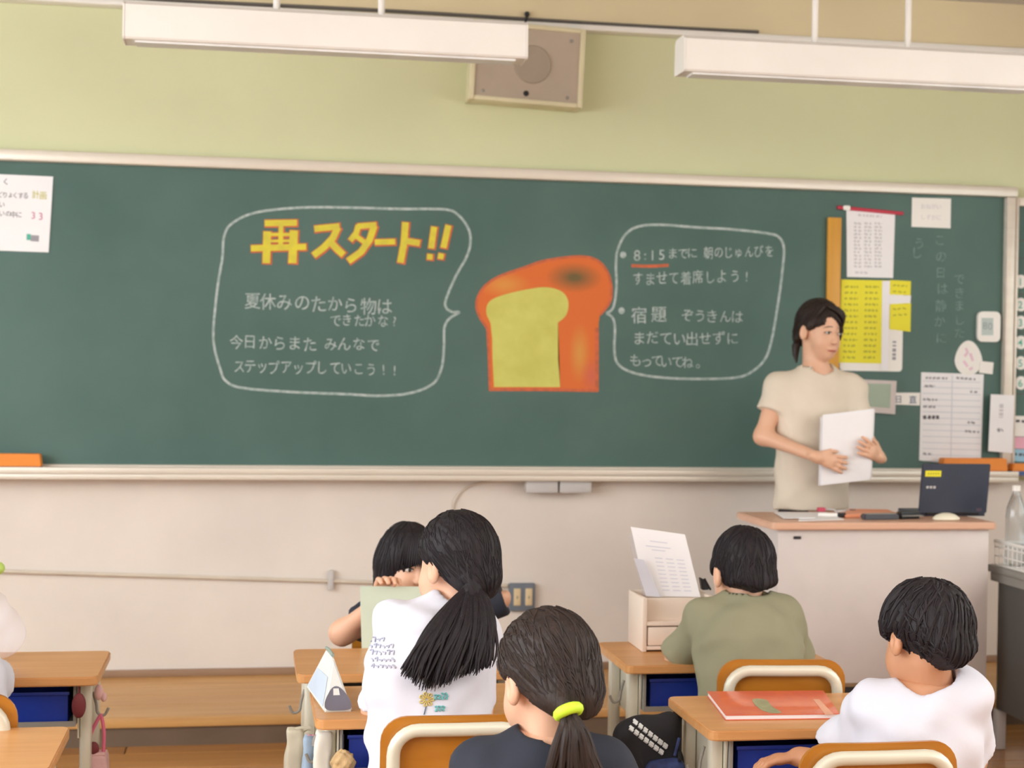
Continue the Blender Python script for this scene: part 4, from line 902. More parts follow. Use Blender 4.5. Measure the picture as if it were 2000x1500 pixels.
print_on(ro, [[(cx-1, cy+14), (cx-5, cy+30)]], 2.6, 'stem_print', mat('print_slate', (90, 110, 130), .8), girlw)
gs = []
for (xx, yy, n_) in ((848, 1356, 4), (849, 1379, 3)):
    for j in range(n_): x0 = xx+j*7; gs.append([(x0, yy+rg.uniform(-4, 2)), (x0+5, yy+rg.uniform(0, 4)), (x0+1, yy+7+rg.uniform(-1, 3)), (x0+5, yy+9)])
print_on(ro, gs, 3.2, 'teal_print', mat('print_teal', (110, 186, 186), .8), girlw)
# girl with fringe behind the green folder
Yb = -1.72
B = dict(pel=at(800, 1420, -1.70), chest=at(800, 1290, -1.71), neck=at(802, 1176, Yb), sa=at(727, 1208, Yb), sb=at(884, 1204, Yb), ea=at(668, 1236, -1.76), wa=at(738, 1176, -1.858), eb=at(972, 1168, -1.74), wb=at(925, 1150, -1.66))
girlb, H, R, V, s4 = figure('child with long black hair and fringe facing the camera behind a pale green folder', B, (.05, -1), (at(797, 1101, -1.74), 163, 4, -4, .9), skin='skin', shirt='navy', hairk=('long', .012), hairm='hair',
     hands={'a': ((at(751, 1138, -1.886)-at(738, 1176, -1.858), (.25, -1, -.35), (1, 0, .2)), dict(k=.9, curl=36, thumb=4)), 'b': (((-.3, 0, .6), (0, 1, 0), (-1, 0, 0)), dict(k=.72, curl=60))}, sl_end=(.5, 1.12), tw=.112, sleeve_r=.05, hem=.36, face=True, seed=8)
fr_ = []
for i in range(22):
    t_ = -1+2*i/21; fr_.append((smooth_path([H((t_*.035, .07-abs(t_)*.01, .105)), H((t_*.055, .103-.03*t_*t_, .065)), H((t_*.06, .107-.035*t_*t_, .012-rg.uniform(0, .008)))], 5), .0056))
lock_mesh(fr_).build('fringe', M['hair'], girlb)
Pq = [at(704, 1146, -1.915), at(829, 1147, -1.915), at(838, 1296, -1.895), at(708, 1290, -1.895)]
c = sum(Pq, Vector())/4; fo = thing('folder', tuple(c), 'pale green folder held up between the two children in the middle', 'folder')
Pq = [p+Vector((0, .012, 0)) for p in Pq]; MB().prism(Pq, (0, 1, 0), .003).build('cover', M['foldg'], fo); MB().prism([p+Vector((0, .0035, -.003)) for p in Pq], (0, 1, 0), .002).build('sheet', M['paper'], fo)
# pupil cut off at the left edge
E_ = dict(pel=at(-110, 1600, -2.56), chest=at(-105, 1440, -2.54), neck=at(-98, 1235, -2.5), sa=at(-185, 1275, -2.5), sb=at(-42, 1292, -2.5), ea=at(-200, 1410, -2.42), wa=at(-150, 1330, -2.2), eb=at(-12, 1420, -2.42), wb=at(-30, 1335, -2.2))
E_['neck'] = Vector((E_['neck'].x, -2.5, .66)); E_['sa'].z = E_['sb'].z = .60; E_['pel'].z = .39; E_['chest'].z = .54; E_['ea'].z = E_['eb'].z = .565; E_['wa'].z = E_['wb'].z = .565
figure('child in a white T-shirt at the left edge of the picture, only one sleeve showing', E_, (0, 1), (Vector((E_['neck'].x-.02, -2.48, .77)), 0, 8, 0, .9), shirt='shirtw', hairk=('short', .012), sl_end=(.9, .9), hem=.36, sleeve_r=.048, sleeve_grow=.01,
     hands={'a': (((.1, 1, 0), (0, 0, -1), (1, 0, 0)), dict(k=.72)), 'b': (((-.1, 1, 0), (0, 0, -1), (-1, 0, 0)), dict(k=.72))}, seed=9)

# chairs
make_chair((at(1527, 1300, -2.47)[0], -2.36, 0), math.radians(-5), 'wooden school chair with two small stickers on its back, behind the child in khaki')
make_chair((at(1724, 1440, -3.33)[0], -3.17, 0), 0, 'wooden school chair of the child in plain white, bottom right')
make_chair((at(898, 1395, -3.02)[0]+.0, -2.87, 0), 0, 'wooden school chair behind the child with the flower print, bottom middle')
make_chair((girln.location.x, -3.55, 0), 0, 'wooden school chair under the child with the neon yellow hair tie')
make_chair((at(-118, 1345, -2.72)[0], -2.58, 0), 0, 'wooden school chair cut off by the left edge of the picture')
make_chair((girlb.location.x, -1.68, 0), math.pi, 'wooden school chair under the child with the fringe, facing the camera')
# ================================================================== teacher's desk and its things
a0 = atz(1510, 1022, .80); DX0 = a0.x; DX1 = at(1950, 1022, -1.14)[0]; DY0, DY1, DZ = -1.14, -.745, .80
td = thing('teacher_desk', ((DX0+DX1)/2, (DY0+DY1)/2, 0), 'tall beige steel desk with a wooden top in front of the standing woman', 'desk')
mb = MB(); cx, cy = (DX0+DX1)/2, (DY0+DY1)/2
mb.prism([(cx+x, cy+y, DZ-.024) for x, y in rrect(DX1-DX0, DY1-DY0, .02, 4)], (0, 0, 1), .024, .004); mb.build('desktop', M['desktop'], td)
px1 = at(1927, 1200, -1.11)[0]; px0 = DX0+.03
MB().box((px0, -1.115, .255), (px1, -1.10, DZ-.025), .002).build('front_panel', M['deskp'], td)
MB().box((px1-.02, -1.0995, .255), (px1, -.78, DZ-.025), .002).build('side_panel', M['deskp'], td); MB().box((px0, -1.0995, .255), (px0+.02, -.78, DZ-.025), .002).build('side_panel', M['deskp'], td)
MB().box((px0+.02, -1.0995, .28), (px1-.02, -.8, .30)).build('shelf', M['lgrey'], td)
for x in (px0+.02, px1-.04):
    for y in (-1.105, -.80): MB().box((x, y, 0), (x+.032, y+.03, .254), .004).build('leg', M['steel'], td)
MB().box((px0+.052, -1.095, .20), (px1-.04, -1.08, .235)).build('gap_shade', M['black'], td)  # black strip standing in for the shade in the gap below the panel
c = at(1557, 1050, -1.116); MB().box((c.x-.013, -1.119, c.z-.005), (c.x+.013, -1.115, c.z+.005), .001).build('keyhole', M['black'], td)
c = at(1950, 1033, -1.1); MB().ball((c.x-.02, -1.0, DZ-.03), .008, 10).build('knob', M['black'], td)
def ondesk(px, py): return atz(px, py, DZ)
def flat_on(name, quad, z, th, m, label, cat, part='sheet', bev=0, grp=None):
    P = [atz(x, y, z) for x, y in quad]; c = sum(P, Vector())/len(P); o = thing(name, tuple(c), label, cat, grp); MB().prism(P, (0, 0, 1), th, bev).build(part, m, o); return o
flat_on('loose_sheet', [(1560, 1002), (1612, 1001), (1648, 1015), (1560, 1018)], DZ+.0005, .002, M['paper'], 'white sheet lying on the left half of the beige desk', 'paper')
flat_on('loose_sheet', [(1512, 1001), (1566, 1002), (1592, 1012), (1530, 1013)], DZ+.003, .002, M['paper'], 'white sheet lying at the far left corner of the beige desk', 'paper')
o = flat_on('pencil_case', [(1652, 1000), (1735, 1001), (1752, 1009), (1650, 1012)], DZ+.0005, .012, mat('peach_case', (238, 158, 118), .5), 'flat peach orange case on the beige desk below the white paper stack', 'case', 'cover', .003)
P = [ondesk(1596, 1003), ondesk(1622, 1003)]; o = thing('red_clip', tuple(P[0]), 'small red and white clip on the sheets on the beige desk', 'clip')
MB().box(P[0]+Vector((0, -.01, .006)), P[1]+Vector((-.02, .01, .022)), .004).build('jaw', mat('rose_red', (198, 72, 96), .5), o); MB().tube([P[1]+Vector((-.02, 0, .016)), P[1]+Vector((.02, .005, .012))], .004, 8).build('arm', M['lgrey'], o)
def pen(p0, p1, m, label):
    a, b = ondesk(*p0)+Vector((0, 0, .008)), ondesk(*p1)+Vector((0, 0, .008)); o = thing('marker_pen', tuple((a+b)/2), label, 'pen')
    MB().tube([a, a.lerp(b, .7)], .007, 10).build('barrel', m, o); MB().tube([a.lerp(b, .7), b], [.0078, .0068], 10).build('cap', M['black'], o)
pen((1598, 1009), (1652, 1011), M['white'], 'white marker with dark cap lying on the sheets on the beige desk'); pen((1632, 1004), (1670, 1003), M['lgrey'], 'grey marker with dark cap beside the peach case')
a, b_ = ondesk(1684, 1015), ondesk(1752, 1014); o = thing('remote_control', tuple((a+b_)/2), 'dark grey remote control on the front of the beige desk', 'remote')
MB().prism([a+Vector((0, -.02, .001)), b_+Vector((0, -.02, .001)), b_+Vector((0, .02, .001)), a+Vector((0, .02, .001))], (0, 0, 1), .018, .004).build('body', mat('charcoal', (74, 76, 84), .5), o)
MB().prism([a+Vector((.01, -.014, .0192)), b_+Vector((-.01, -.014, .0192)), b_+Vector((-.01, .014, .0192)), a+Vector((.01, .014, .0192))], (0, 0, 1), .002).build('keypad', M['grey'], o)
a, b_ = ondesk(1752, 1014), ondesk(1796, 1012); o = thing('black_case', tuple((a+b_)/2), 'low black case between the remote control and the open laptop', 'case')
MB().prism([a+Vector((.004, -.02, .001)), b_+Vector((0, -.02, .001)), b_+Vector((0, .03, .001)), a+Vector((.004, .03, .001))], (0, 0, 1), .024, .007).build('shell', M['black'], o)
MB().box(a+Vector((.01, -.021, .012)), b_+Vector((-.01, -.02, .014))).build('seam', M['grey'], o)
a = ondesk(1848, 1016); o = thing('computer_mouse', tuple(a), 'rounded cream white mouse in front of the dark laptop lid', 'mouse')
f_ = cut(ell((a.x, a.y, a.z), (.05, .03, .026)), lambda P: a.z+.001-P[:, 2], .003); mesh_parts('shell', [(f_, list(a-Vector((.07, .05, .02))), list(a+Vector((.07, .05, .05))), .0035)], mat('ivory', (236, 228, 206), .35), o)
# laptop with its lid towards the class
ya = -.93; a = at(1794, 1015, ya); b_ = at(1927, 1015, ya); zt_ = at(1860, 905, ya-.0)[2]; lz = DZ+.0005
o = thing('laptop', ((a.x+b_.x)/2, ya, DZ), 'open dark slate laptop seen from the back with a yellow sticker, on the beige desk', 'laptop')
MB().prism([(a.x, ya, lz+.012), (b_.x, ya, lz+.012), (b_.x, ya-.025, zt_), (a.x, ya-.025, zt_)], (0, 1, 0), .008, .003).build('lid', M['laptop'], o)
MB().box((a.x, ya+.012, lz), (b_.x, ya+.178, lz+.014), .003).build('base', M['laptop'], o)
MB().tube([(a.x+.03, ya+.006, lz+.012), (b_.x-.03, ya+.006, lz+.012)], .006, 8).build('hinge', M['black'], o)
n_ = Vector((0, -1, -.08)).normalized()
def onlid(u, v, e=.0008):
    z = lz+.012+(zt_-lz-.012)*v; return Vector((a.x+(b_.x-a.x)*u, ya-.025*v-e, z))
s_ = MB(); s_.prism([onlid(u, v) for u, v in ((.05, .74), (.28, .74), (.28, .86), (.05, .86))], (0, -1, 0), .0006); st = s_.build('sticker', M['yellow'], o)
st['label'] = 'yellow sticker'
vs_ = MB()
for k, ch in enumerate('OKIWA'): pass
for k in range(5):
    u = .085+k*.036; vs_.prism([onlid(u, .78, .0016), onlid(u+.022, .78, .0016), onlid(u+.022, .82, .0016), onlid(u, .82, .0016)], (0, -1, 0), .0003)
vs_.build('printed_text', M['inko'], st, shift=tuple(o['_w']))
vs_ = MB()
for k in range(3): vs_.prism([onlid(.08+k*.05, .50, .0008), onlid(.115+k*.05, .50, .0008), onlid(.115+k*.05, .55, .0008), onlid(.08+k*.05, .55, .0008)], (0, -1, 0), .0003)
vs_.build('white_marks', M['lgrey'], o)
MB().prism([onlid(.84, .04), onlid(.92, .04), onlid(.92, .1), onlid(.84, .1)], (0, -1, 0), .0005).build('logo_plate', mat('plum_grey', (100, 84, 98), .4), o)

# grey steel desk at the right edge
g0 = atz(1929, 1101, .64); gx, gy = g0.x, g0.y; gl_, gw = 1.15, .62
o = thing('steel_desk', (gx+gw/2, gy-gl_/2, 0), 'dark grey steel desk cut off by the right edge, holding a white basket', 'desk')
MB().box((gx-.004, gy-gl_, .615), (gx+gw, gy, .64), .004).build('desktop', M['grey'], o)
MB().box((gx+.002, gy-gl_+.05, .585), (gx+.02, gy-.02, .614)).build('apron', M['grey'], o)
MB().box((gx+.015, gy-.56, .14), (gx+.03, gy-.05, .584), .002).build('side_panel', M['dgrey'], o); MB().box((gx+.031, gy-.56, .14), (gx+.5, gy-.545, .584), .002).build('drawer_front', M['dgrey'], o); MB().box((gx+.031, gy-.065, .14), (gx+.5, gy-.05, .584), .002).build('back_panel', M['dgrey'], o)
MB().box((gx+.031, gy-.544, .14), (gx+.5, gy-.066, .15)).build('bottom_panel', M['dgrey'], o)
for x, y in ((gx+.012, gy-.05), (gx+.012, gy-gl_+.03), (gx+gw-.05, gy-.05), (gx+gw-.05, gy-gl_+.03)): MB().box((x, y-.018, 0), (x+.035, y+.018, .614 if y < gy-.1 or x > gx+.2 else .139), .005).build('leg', M['lgrey'], o)
# basket
bx, by, bz = gx+.006, gy-.04, .64; bw, bd, bh = .34, .22, .085
o = thing('wire_basket', (bx+bw/2, by-bd/2, bz), 'white mesh basket on the grey steel desk at the right edge', 'basket')
mb = MB()
for z in (.004, .035, .066): mb.tube([(bx, by-bd, bz+z), (bx+bw, by-bd, bz+z), (bx+bw, by, bz+z), (bx, by, bz+z)], .0025, 6, closed=True)
for k in range(11): x = bx+bw*k/10; mb.tube([(x, by-bd, bz+bh), (x, by-bd, bz+.004), (x, by, bz+.004), (x, by, bz+bh)], .0022, 6)
for k in range(8): y = by-bd*k/7; mb.tube([(bx, y, bz+bh), (bx, y, bz+.004), (bx+bw, y, bz+.004), (bx+bw, y, bz+bh)], .0022, 6)
mb.build('mesh', M['white'], o); MB().tube([(bx, by-bd, bz+bh), (bx+bw, by-bd, bz+bh), (bx+bw, by, bz+bh), (bx, by, bz+bh)], .006, 8, closed=True).build('rim', M['white'], o)
# bottle
c = at(1983, 1060, by-.06); cxb, cyb = c.x, by-.06; zt2 = at(1980, 948, cyb)[2]; zb2 = bz+.008; hB = zt2-zb2; rB = .034
o = thing('plastic_bottle', (cxb, cyb, zb2), 'clear plastic bottle with white cap standing in the white basket at the right edge', 'bottle')
MB().lathe([(rB*.85, 0), (rB, .01), (rB*.93, hB*.25), (rB, hB*.3), (rB, hB*.62), (rB*.9, hB*.72), (rB*.5, hB*.86), (rB*.36, hB*.9), (rB*.36, hB*.93)], (cxb, cyb, zb2), 24).build('bottle', M['bottle'], o)
MB().lathe([(rB*.42, hB*.93), (rB*.42, hB*.995), (rB*.36, hB)], (cxb, cyb, zb2), 20).build('cap', M['white'], o)
c = Vector((bx+.16, by-bd-.045, bz)); o = thing('blue_box', (bx+.25, by-.10, bz+.012), 'bright blue box lying in the white basket', 'box')
MB().box((bx+.16, by-.19, bz+.012), (bx+.285, by-.09, bz+.075), .004).build('box', mat('bright_blue', (22, 96, 208), .45), o); MB().box((bx+.17, by-.18, bz+.0752), (bx+.275, by-.1, bz+.08), .002).build('lid', mat('bright_blue', (22, 96, 208), .45), o)
o = thing('pink_cloth', (bx+.12, by-bd-.05, bz), 'crumpled pink cloth in front of the white basket', 'cloth')
f_ = union([ell((bx+.03, by-bd-.05, bz+.006), (.03, .03, .016)), ell((bx+.09, by-bd-.06, bz+.006), (.05, .03, .02)), ell((bx+.16, by-bd-.07, bz+.006), (.06, .035, .018)), ell((bx+.23, by-bd-.07, bz+.006), (.05, .035, .02))], .02)
f_ = cut(folds(f_, .004, [(60, 30, 80), (-50, 70, 40)]), lambda P: bz+.001-P[:, 2], .002); mesh_parts('cloth', [(f_, [bx-.03, by-bd-.14, bz-.01], [bx+.32, by-bd+.02, bz+.05], .005)], M['pinkd'], o)

# ================================================================== things on and around the pupils' desks
# white storage stand with papers
Yd = -1.93; a = at(1240, 1265, Yd); x0_, x1_ = a.x, a.x+.205; z0_ = .5405; z1_ = at(1240, 1160, Yd)[2]
o = thing('storage_stand', ((x0_+x1_)/2, Yd+.06, z0_), 'whitewashed wooden organiser stand with a drawer on the desk of the child in khaki', 'stand')
for x in (x0_, x1_-.012): MB().box((x, Yd-.08, z0_), (x+.012, Yd+.08, z1_), .002).build('side_board', M['woodw'], o)
MB().box((x0_+.012, Yd+.07, z0_), (x1_-.012, Yd+.08, z1_), .001).build('back_board', M['woodw'], o)
for z in (z0_+.005, z0_+.07): MB().box((x0_+.012, Yd-.078, z), (x1_-.012, Yd+.0695, z+.01), .001).build('shelf', M['woodw'], o)
MB().box((x0_+.012, Yd-.05, z0_+.08), (x1_-.012, Yd-.042, z1_-.005), .001).build('front_board', M['woodw'], o)
dr = MB().box((x0_+.016, Yd-.079, z0_+.017), (x1_-.016, Yd+.06, z0_+.066), .002).build('drawer', M['woodw'], o); MB().ball(((x0_+x1_)/2, Yd-.082, z0_+.04), .006, 10).build('knob', M['woodw'], dr, shift=tuple(o['_w']))
Z = z0_+.082; 
def lean(quad, y0, y1, label, m_=None, name='worksheet'):
    P = [at(quad[0][0], quad[0][1], y1), at(quad[1][0], quad[1][1], y1), at(quad[2][0], quad[2][1], y0), at(quad[3][0], quad[3][1], y0)]
    c = sum(P, Vector())/4; o = thing(name, tuple(c), label, 'paper'); MB().prism(P, (0, 1, 0), .0014).build('sheet', m_ or M['paper'], o); return o, P
o, P = lean([(1232, 1029), (1338, 1044), (1368, 1166), (1262, 1164)], Yd-.02, Yd-.0, 'white printed worksheet leaning in the whitewashed stand')
def onp(u, v, e=.0008): return (P[0].lerp(P[1], u)).lerp(P[3].lerp(P[2], u), v)-Vector((0, e, 0))
tm = MB(); rg = random.Random(8)
for u0, u1, v in [(.3, .62, .17), (.2, .66, .25), (.3, .55, .3)]+[(.32+c_*.2, .46+c_*.2, .42+k*.06) for k in range(9) for c_ in range(3)]:
    tm.prism([onp(u0, v), onp(u1, v), onp(u1, v+.012), onp(u0, v+.012)], (0, -1, 0), .0002)
tm.build('printed_text', mat('pale_violet_print', (214, 214, 228), .8), o)
lean([(1226, 1044), (1328, 1058), (1352, 1166), (1256, 1164)], Yd+.004, Yd+.016, 'clear folder sheet behind the printed worksheet', M['film'], 'clear_folder')
lean([(1238, 1090), (1258, 1094), (1290, 1166), (1262, 1164)], Yd-.034, Yd-.026, 'narrow grey-white booklet in front of the printed worksheet', mat('grey_white_booklet', (216, 216, 226), .7), 'booklet')
# dark things by the boy
c = at(1297, 1275, -1.97); o = thing('tape_holder', (c.x, -1.97, .5405), 'small black round holder on the desk beside the arm of the child in khaki', 'holder')
cz_ = c.z+.01; MB().lathe([(.012, 0), (.017, .006), (.018, .045), (.015, .052)], (c.x, -1.97, .5405), 18).build('cup', M['black'], o); MB().lathe([(.0155, .052), (.0155, .058), (.008, .062)], (c.x, -1.97, .5405), 18).build('lid', M['dgrey'], o)
c = at(1376, 1142, Yd-.0); o = thing('black_clip', tuple(c), 'black clip on the upper edge of the whitewashed stand', 'clip')
MB().prism([at(1368, 1128, Yd), at(1376, 1132, Yd), at(1386, 1152, Yd), at(1372, 1153, Yd)], (0, 1, 0), .02, .002).build('jaw', M['black'], o); MB().tube([at(1376, 1130, Yd+.01), at(1384, 1145, Yd+.01), at(1388, 1152, Yd+.01)], .003, 6).build('lever', M['black'], o)
# textbook
P = [atz(1381, 1360, .5405), atz(1608, 1358, .5405), atz(1640, 1404, .5405), atz(1417, 1407, .5405)]
c = sum(P, Vector())/4; o = thing('textbook', tuple(c), 'orange-red textbook with a pale green picture lying on the desk of the child in white', 'book')
ins = [c+(p-c)*.985 for p in P]; MB().prism(P, (0, 0, 1), .0015).build('back_cover', M['book'], o); MB().prism([p+Vector((0, 0, .0016)) for p in ins], (0, 0, 1), .0085).build('pages', M['paper'], o); MB().prism([p+Vector((0, 0, .0102)) for p in P], (0, 0, 1), .0015, .0004).build('front_cover', M['book'], o)
ct = MB(); ct.prism([atz(x, y, .5525) for x, y in smooth_path([(1470, 1366), (1496, 1367), (1508, 1380), (1526, 1392), (1502, 1392), (1480, 1382)], 4, True)], (0, 0, 1), .0005); ct.build('cover_picture', mat('sage_picture', (176, 176, 136), .5, scale=40, var=.15), o)
ct = MB(); ct.prism([atz(x, y, .5525) for x, y in [(1588, 1366), (1600, 1366), (1628, 1395), (1612, 1396)]], (0, 0, 1), .0005); ct.build('cover_stripe', mat('pale_peach', (240, 178, 150), .5), o)
# triangular pencil case
zc_ = .5405
A_, B_, T_ = atz(632, 1392, zc_), atz(690, 1390, zc_), at(636, 1279, atz(660, 1391, zc_).y+.03)
Bk, Tk = atz(597, 1345, zc_), None
A2, B2 = atz(597, 1343, zc_), atz(655, 1342, zc_)
P0 = [A_, B_, T_]; dv = A2-A_
o = thing('triangular_case', tuple((A_+B_+A2+B2)/4), 'pale blue and white triangular pencil case with a grey print on the near middle desk', 'pencil case')
top0 = at(668, 1290, A_.y+.004); T0 = Vector(((A_.x+B_.x)/2-.012, A_.y+.03, at(640, 1281, A_.y+.03).z)); T1 = T0+dv*.35
bm_ = MB(); vs = [bm_.bm.verts.new(p) for p in (A_, B_, T0, A2, B2, T1)]
for f in ((0, 1, 2), (5, 4, 3), (0, 3, 4, 1), (1, 4, 5, 2), (2, 5, 3, 0)): bm_.bm.faces.new([vs[i] for i in f])
bmesh.ops.bevel(bm_.bm, geom=bm_.bm.edges[:], offset=.004, segments=3, affect='EDGES'); bm_.build('body', M['casep'], o)
nf = (B_-A_).cross(T0-A_).normalized(); nf = nf if nf.y < 0 else -nf
def onf(u, v, e=.0006): return A_+(B_-A_)*u+(T0-(A_+B_)/2)*v+nf*e
gp = MB(); gp.prism([onf(u, v) for u, v in smooth_path([(.12, .05), (.5, .03), (.9, .05), (.95, .16), (.84, .3), (.66, .42), (.5, .46), (.34, .42), (.18, .3), (.06, .16)], 4, True)], nf, .0006); gp.build('grey_print', M['caseg'], o)
gp = MB(); gp.prism([onf(u, v, .0014) for u, v in ((.38, .3), (.6, .3), (.58, .42), (.4, .42))], nf, .0008); gp.build('label_patch', M['casep'], o)
nl = (A2-A_).cross(T0-A_).normalized(); nl = nl if nl.x < 0 else -nl
def onl(u, v, e=.0008): return A_.lerp(A2, u).lerp(T0.lerp(T1, u), v)+nl*e
gp = MB(); gp.prism([onl(u, v) for u, v in ((.06, .08), (.94, .08), (.9, .55), (.1, .6))], nl, .0006); gp.build('blue_panel', M['case'], o)
MB().tube([T0+Vector((0, 0, .001)), T0.lerp(T1, .5)+Vector((0, 0, .004)), T1+Vector((0, 0, .001))], .0035, 8).build('zip', mat('zip_green', (150, 168, 156), .6), o)

# bags hanging from desk hooks
def bag(name, top, bottom, wt, wb, d, m, label, strap_top, cat='bag', ribs=0, mstrap=None, seed=0):
    """soft bag: world points; strap from the hook to the opening"""
    top = Vector(top); bottom = Vector(bottom); o = thing(name, tuple(bottom), label, cat); n = 9
    f = folds(rbox(top, bottom, wt, wb, d), .0012, [(90, 20, 14), (-70, 40, 22), (40, 30, -60)], seed); f = cut(f, lambda P: P[:, 2]-top.z, .003)
    w_ = max(wt, wb)/2+.03; mesh_parts('pouch', [(f, [bottom.x-w_-abs(top.x-bottom.x), bottom.y-d-.02, bottom.z-.05], [bottom.x+w_+abs(top.x-bottom.x), bottom.y+d+.02, top.z+.02], .006)], m, o)
    st = Vector(strap_top)
    for s in (-1, 1): MB().tube(smooth_path([top+Vector((s*wt*.35, 0, -.01)), top.lerp(st, .5)+Vector((s*wt*.25, 0, 0)), st], 5), .0045, 8).build('strap', mstrap or m, o)
    return o
# pink drawstring bag at the farther left desk
hx = desks['leftf'].location.x+.225+.04; hy_ = desks['leftf'].location.y-.06; hp_ = Vector((hx+.012, hy_, .425)); bt = at(184, 1468, hy_)
o = bag('drawstring_bag', (bt.x, hy_, bt.z), (bt.x, hy_, bt.z-.15), .062, .11, .045, M['pink'], 'pale pink drawstring bag hanging from the farther desk at the left', hp_, mstrap=M['pinkd'], seed=1)
MB().ball((bt.x, hy_-.02, bt.z+.012), (.014, .01, .018), 12).build('cord_stop', M['maroon'], o)
MB().tube([(bt.x-.028+.007*k, hy_-.022, bt.z-.002) for k in range(9)], .006, 8).build('gathered_top', M['pink'], o)
c = at(154, 1378, hy_-.10); o = thing('maroon_pouch', tuple(c), 'small oval maroon pouch hanging beside the pink drawstring bag', 'pouch')
MB().ball(c, (.017, .012, .031), 18).build('pouch', M['maroon'], o); MB().tube([c+Vector((0, 0, .03)), c+Vector((0, 0, .05))], .0025, 6).build('loop', M['maroon'], o)
c = at(193, 1352, hy_-.02); o = thing('pink_tassel', tuple(c), 'small pink tassel on the hook of the farther left desk', 'charm')
MB().ball(c, (.011, .01, .02), 14).build('knot', M['pink'], o); MB().ball(c+Vector((.012, 0, -.012)), (.008, .008, .012), 12).build('tail', M['pink'], o)
# bags beside the near middle desk
bx_ = desks['midn'].location.x-.28
def hang(pxl, pxr, pyt, pyb, Y, m, label, nm='cloth_bag', d=.035, seed=0, ms=None):
    t_ = at((pxl+pxr)/2+6, pyt, Y); b2 = at((pxl+pxr)/2-2, pyb, Y); wd = (at(pxr, pyt, Y)-at(pxl, pyt, Y)).length
    return bag(nm, t_, b2, wd*.9, wd, d, m, label, (bx_+.0, Y, .47), seed=seed, mstrap=ms)
hang(553, 590, 1422, 1540, -2.50, M['canvas'], 'beige canvas bag hanging left of the near middle desk, leftmost of three', seed=2, ms=M['canvas'])
hang(588, 612, 1436, 1545, -2.58, M['ltblue'], 'light blue bag hanging between the beige and the cream bag', d=.025, seed=3, ms=mat('rose_cord', (206, 150, 160), .7))
hang(610, 646, 1426, 1550, -2.66, M['creamc'], 'cream white bag hanging left of the near middle desk, nearest to the camera', seed=4, ms=M['grey'])
c = at(670, 1490, -2.74); o = thing('fluffy_charm', tuple(c), 'fluffy tan pompom hanging under the near middle desk', 'charm')
f_ = folds(ell(tuple(c), (.026, .024, .028)), .0011, [(300, 150, 200), (-220, 260, 120), (100, 240, -310)]); mesh_parts('pompom', [(f_, list(c-Vector((.04, .04, .04))), list(c+Vector((.04, .04, .04))), .0025)], M['fluff'], o)
MB().tube([c+Vector((0, 0, .025)), c+Vector((0, .006, .06))], .002, 6).build('loop', M['black'], o)
# black bag with white lettering at the right desk
Yb_ = -2.66; o = thing('black_bag', tuple(at(1265, 1480, Yb_)), 'black cloth bag with two slanting white lines of lettering, hanging below the orange-red textbook', 'bag')
wp = lambda x, y, yy=Yb_: tuple(at(x, y, yy))
pr = [cone(wp(1225, 1432), wp(1305, 1418), .026, .026), cone(wp(1222, 1440), wp(1255, 1490), .024, .03), cone(wp(1305, 1420), wp(1308, 1490), .02, .026), cone(wp(1262, 1450), wp(1285, 1490), .05, .045, (0, 1, 0), .6)]
f_ = folds(union(pr, .03), .002, [(40, 30, 50), (-30, 50, 40)]); c = at(1265, 1460, Yb_); pouch = mesh_parts('pouch', [(f_, list(c-Vector((.11, .08, .11))), list(c+Vector((.11, .08, .11))), .006)], M['blackc'], o)
ro = rays_on([pouch]); gs = []
for r_ in range(2):
    for k in range(7):
        x = 1238+k*9.6-r_*8; y = 1407+k*7.4+r_*12; gs += [[(x, y), (x+7, y+5.5)], [(x-1, y+4), (x+6, y+9)]]
print_on(ro, gs, 6.5, 'white_lettering', mat('print_white', (222, 226, 226), .8), o)
MB().tube(smooth_path([at(1318, 1412, Yb_), at(1322, 1425, -2.64), Vector((desks['white'].location.x-.29, -2.72, .43))], 5), .004, 8).build('strap', M['blackc'], o)
o = thing('patterned_bag', tuple(at(1300, 1500, -2.70)), 'dark blue patterned cloth bag below the black bag', 'bag')
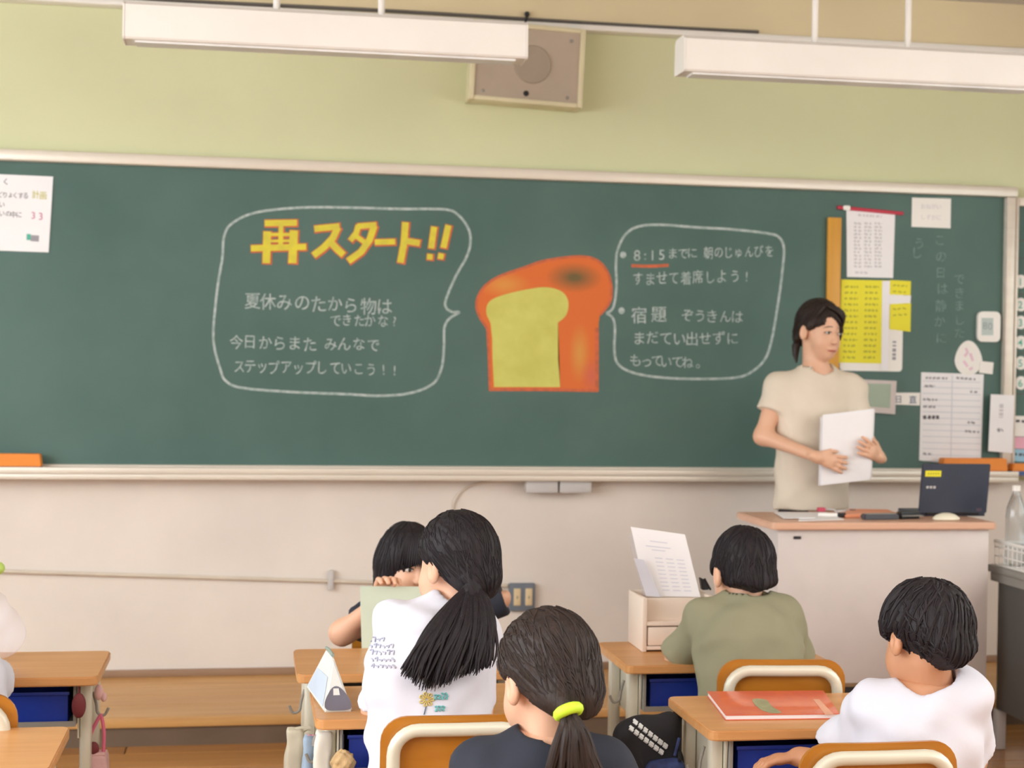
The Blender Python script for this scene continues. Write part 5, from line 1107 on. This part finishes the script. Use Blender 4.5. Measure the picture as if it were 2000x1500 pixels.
f_ = folds(union([cone(wp(1278, 1500, -2.7), wp(1318, 1498, -2.7), .02, .022), cone(wp(1282, 1530, -2.7), wp(1318, 1530, -2.7), .03, .03)], .02), .002, [(50, 30, 40)]); c = at(1300, 1520, -2.7)
mesh_parts('pouch', [(f_, list(c-Vector((.09, .06, .09))), list(c+Vector((.09, .06, .09))), .006)], M['dotc'], o); MB().tube([c+Vector((.02, 0, .05)), c+Vector((.03, 0, .09))], .0035, 6).build('strap', M['dotc'], o)
# the clear bag at the left edge and its lime top
c = at(0, 1262, -1.98); o = thing('plastic_bag', (c.x-.03, -1.98, .5405), 'translucent pale plastic bag standing on the farther left desk, cut by the picture edge', 'bag')
f_ = folds(union([ell((c.x-.03, -1.98, .61), (.088, .06, .076)), ell((c.x-.03, -1.98, .67), (.055, .04, .05))], .03), .003, [(50, 30, 40), (-40, 60, 30)]); f_ = cut(f_, lambda P: .541-P[:, 2], .002)
mesh_parts('film', [(f_, [c.x-.14, -2.08, .53], [c.x+.08, -1.88, .79], .006)], M['film'], o)
k_ = at(-2, 1110, -1.98); MB().ball((c.x-.012, -1.98, k_.z), (.022, .022, .018), 14).build('knot', M['lime'], o); MB().tube([(c.x-.03, -1.98, .70), (c.x-.012, -1.98, k_.z)], [.018, .008], 10).build('neck', M['film'], o)
# stickers on the chair of the child in khaki
ch = [o_ for o_ in bpy.data.objects if o_.get('label', '').startswith('wooden school chair with two small')][0]
MB().box((-.02, -.155, .488), (.028, -.1525, .502)).build('sticker', M['grey'], ch); MB().box((.05, -.156, .486), (.078, -.1515, .502)).build('sticker', M['lgrey'], ch)
for o_ in bpy.data.objects:
    if '_w' in o_: del o_['_w']
    if o_.parent and (o_.name.split('.')[0] in ('printed_text', 'handwriting', 'faint_writing', 'ruled_lines', 'printed_heading', 'grey_print', 'teal_print', 'white_lettering', 'headline', 'headline_edge', 'pink_marks', 'hair_strands', 'white_marks', 'fringe', 'ponytail', 'digits', 'flower_print')): o_['kind'] = 'stuff'
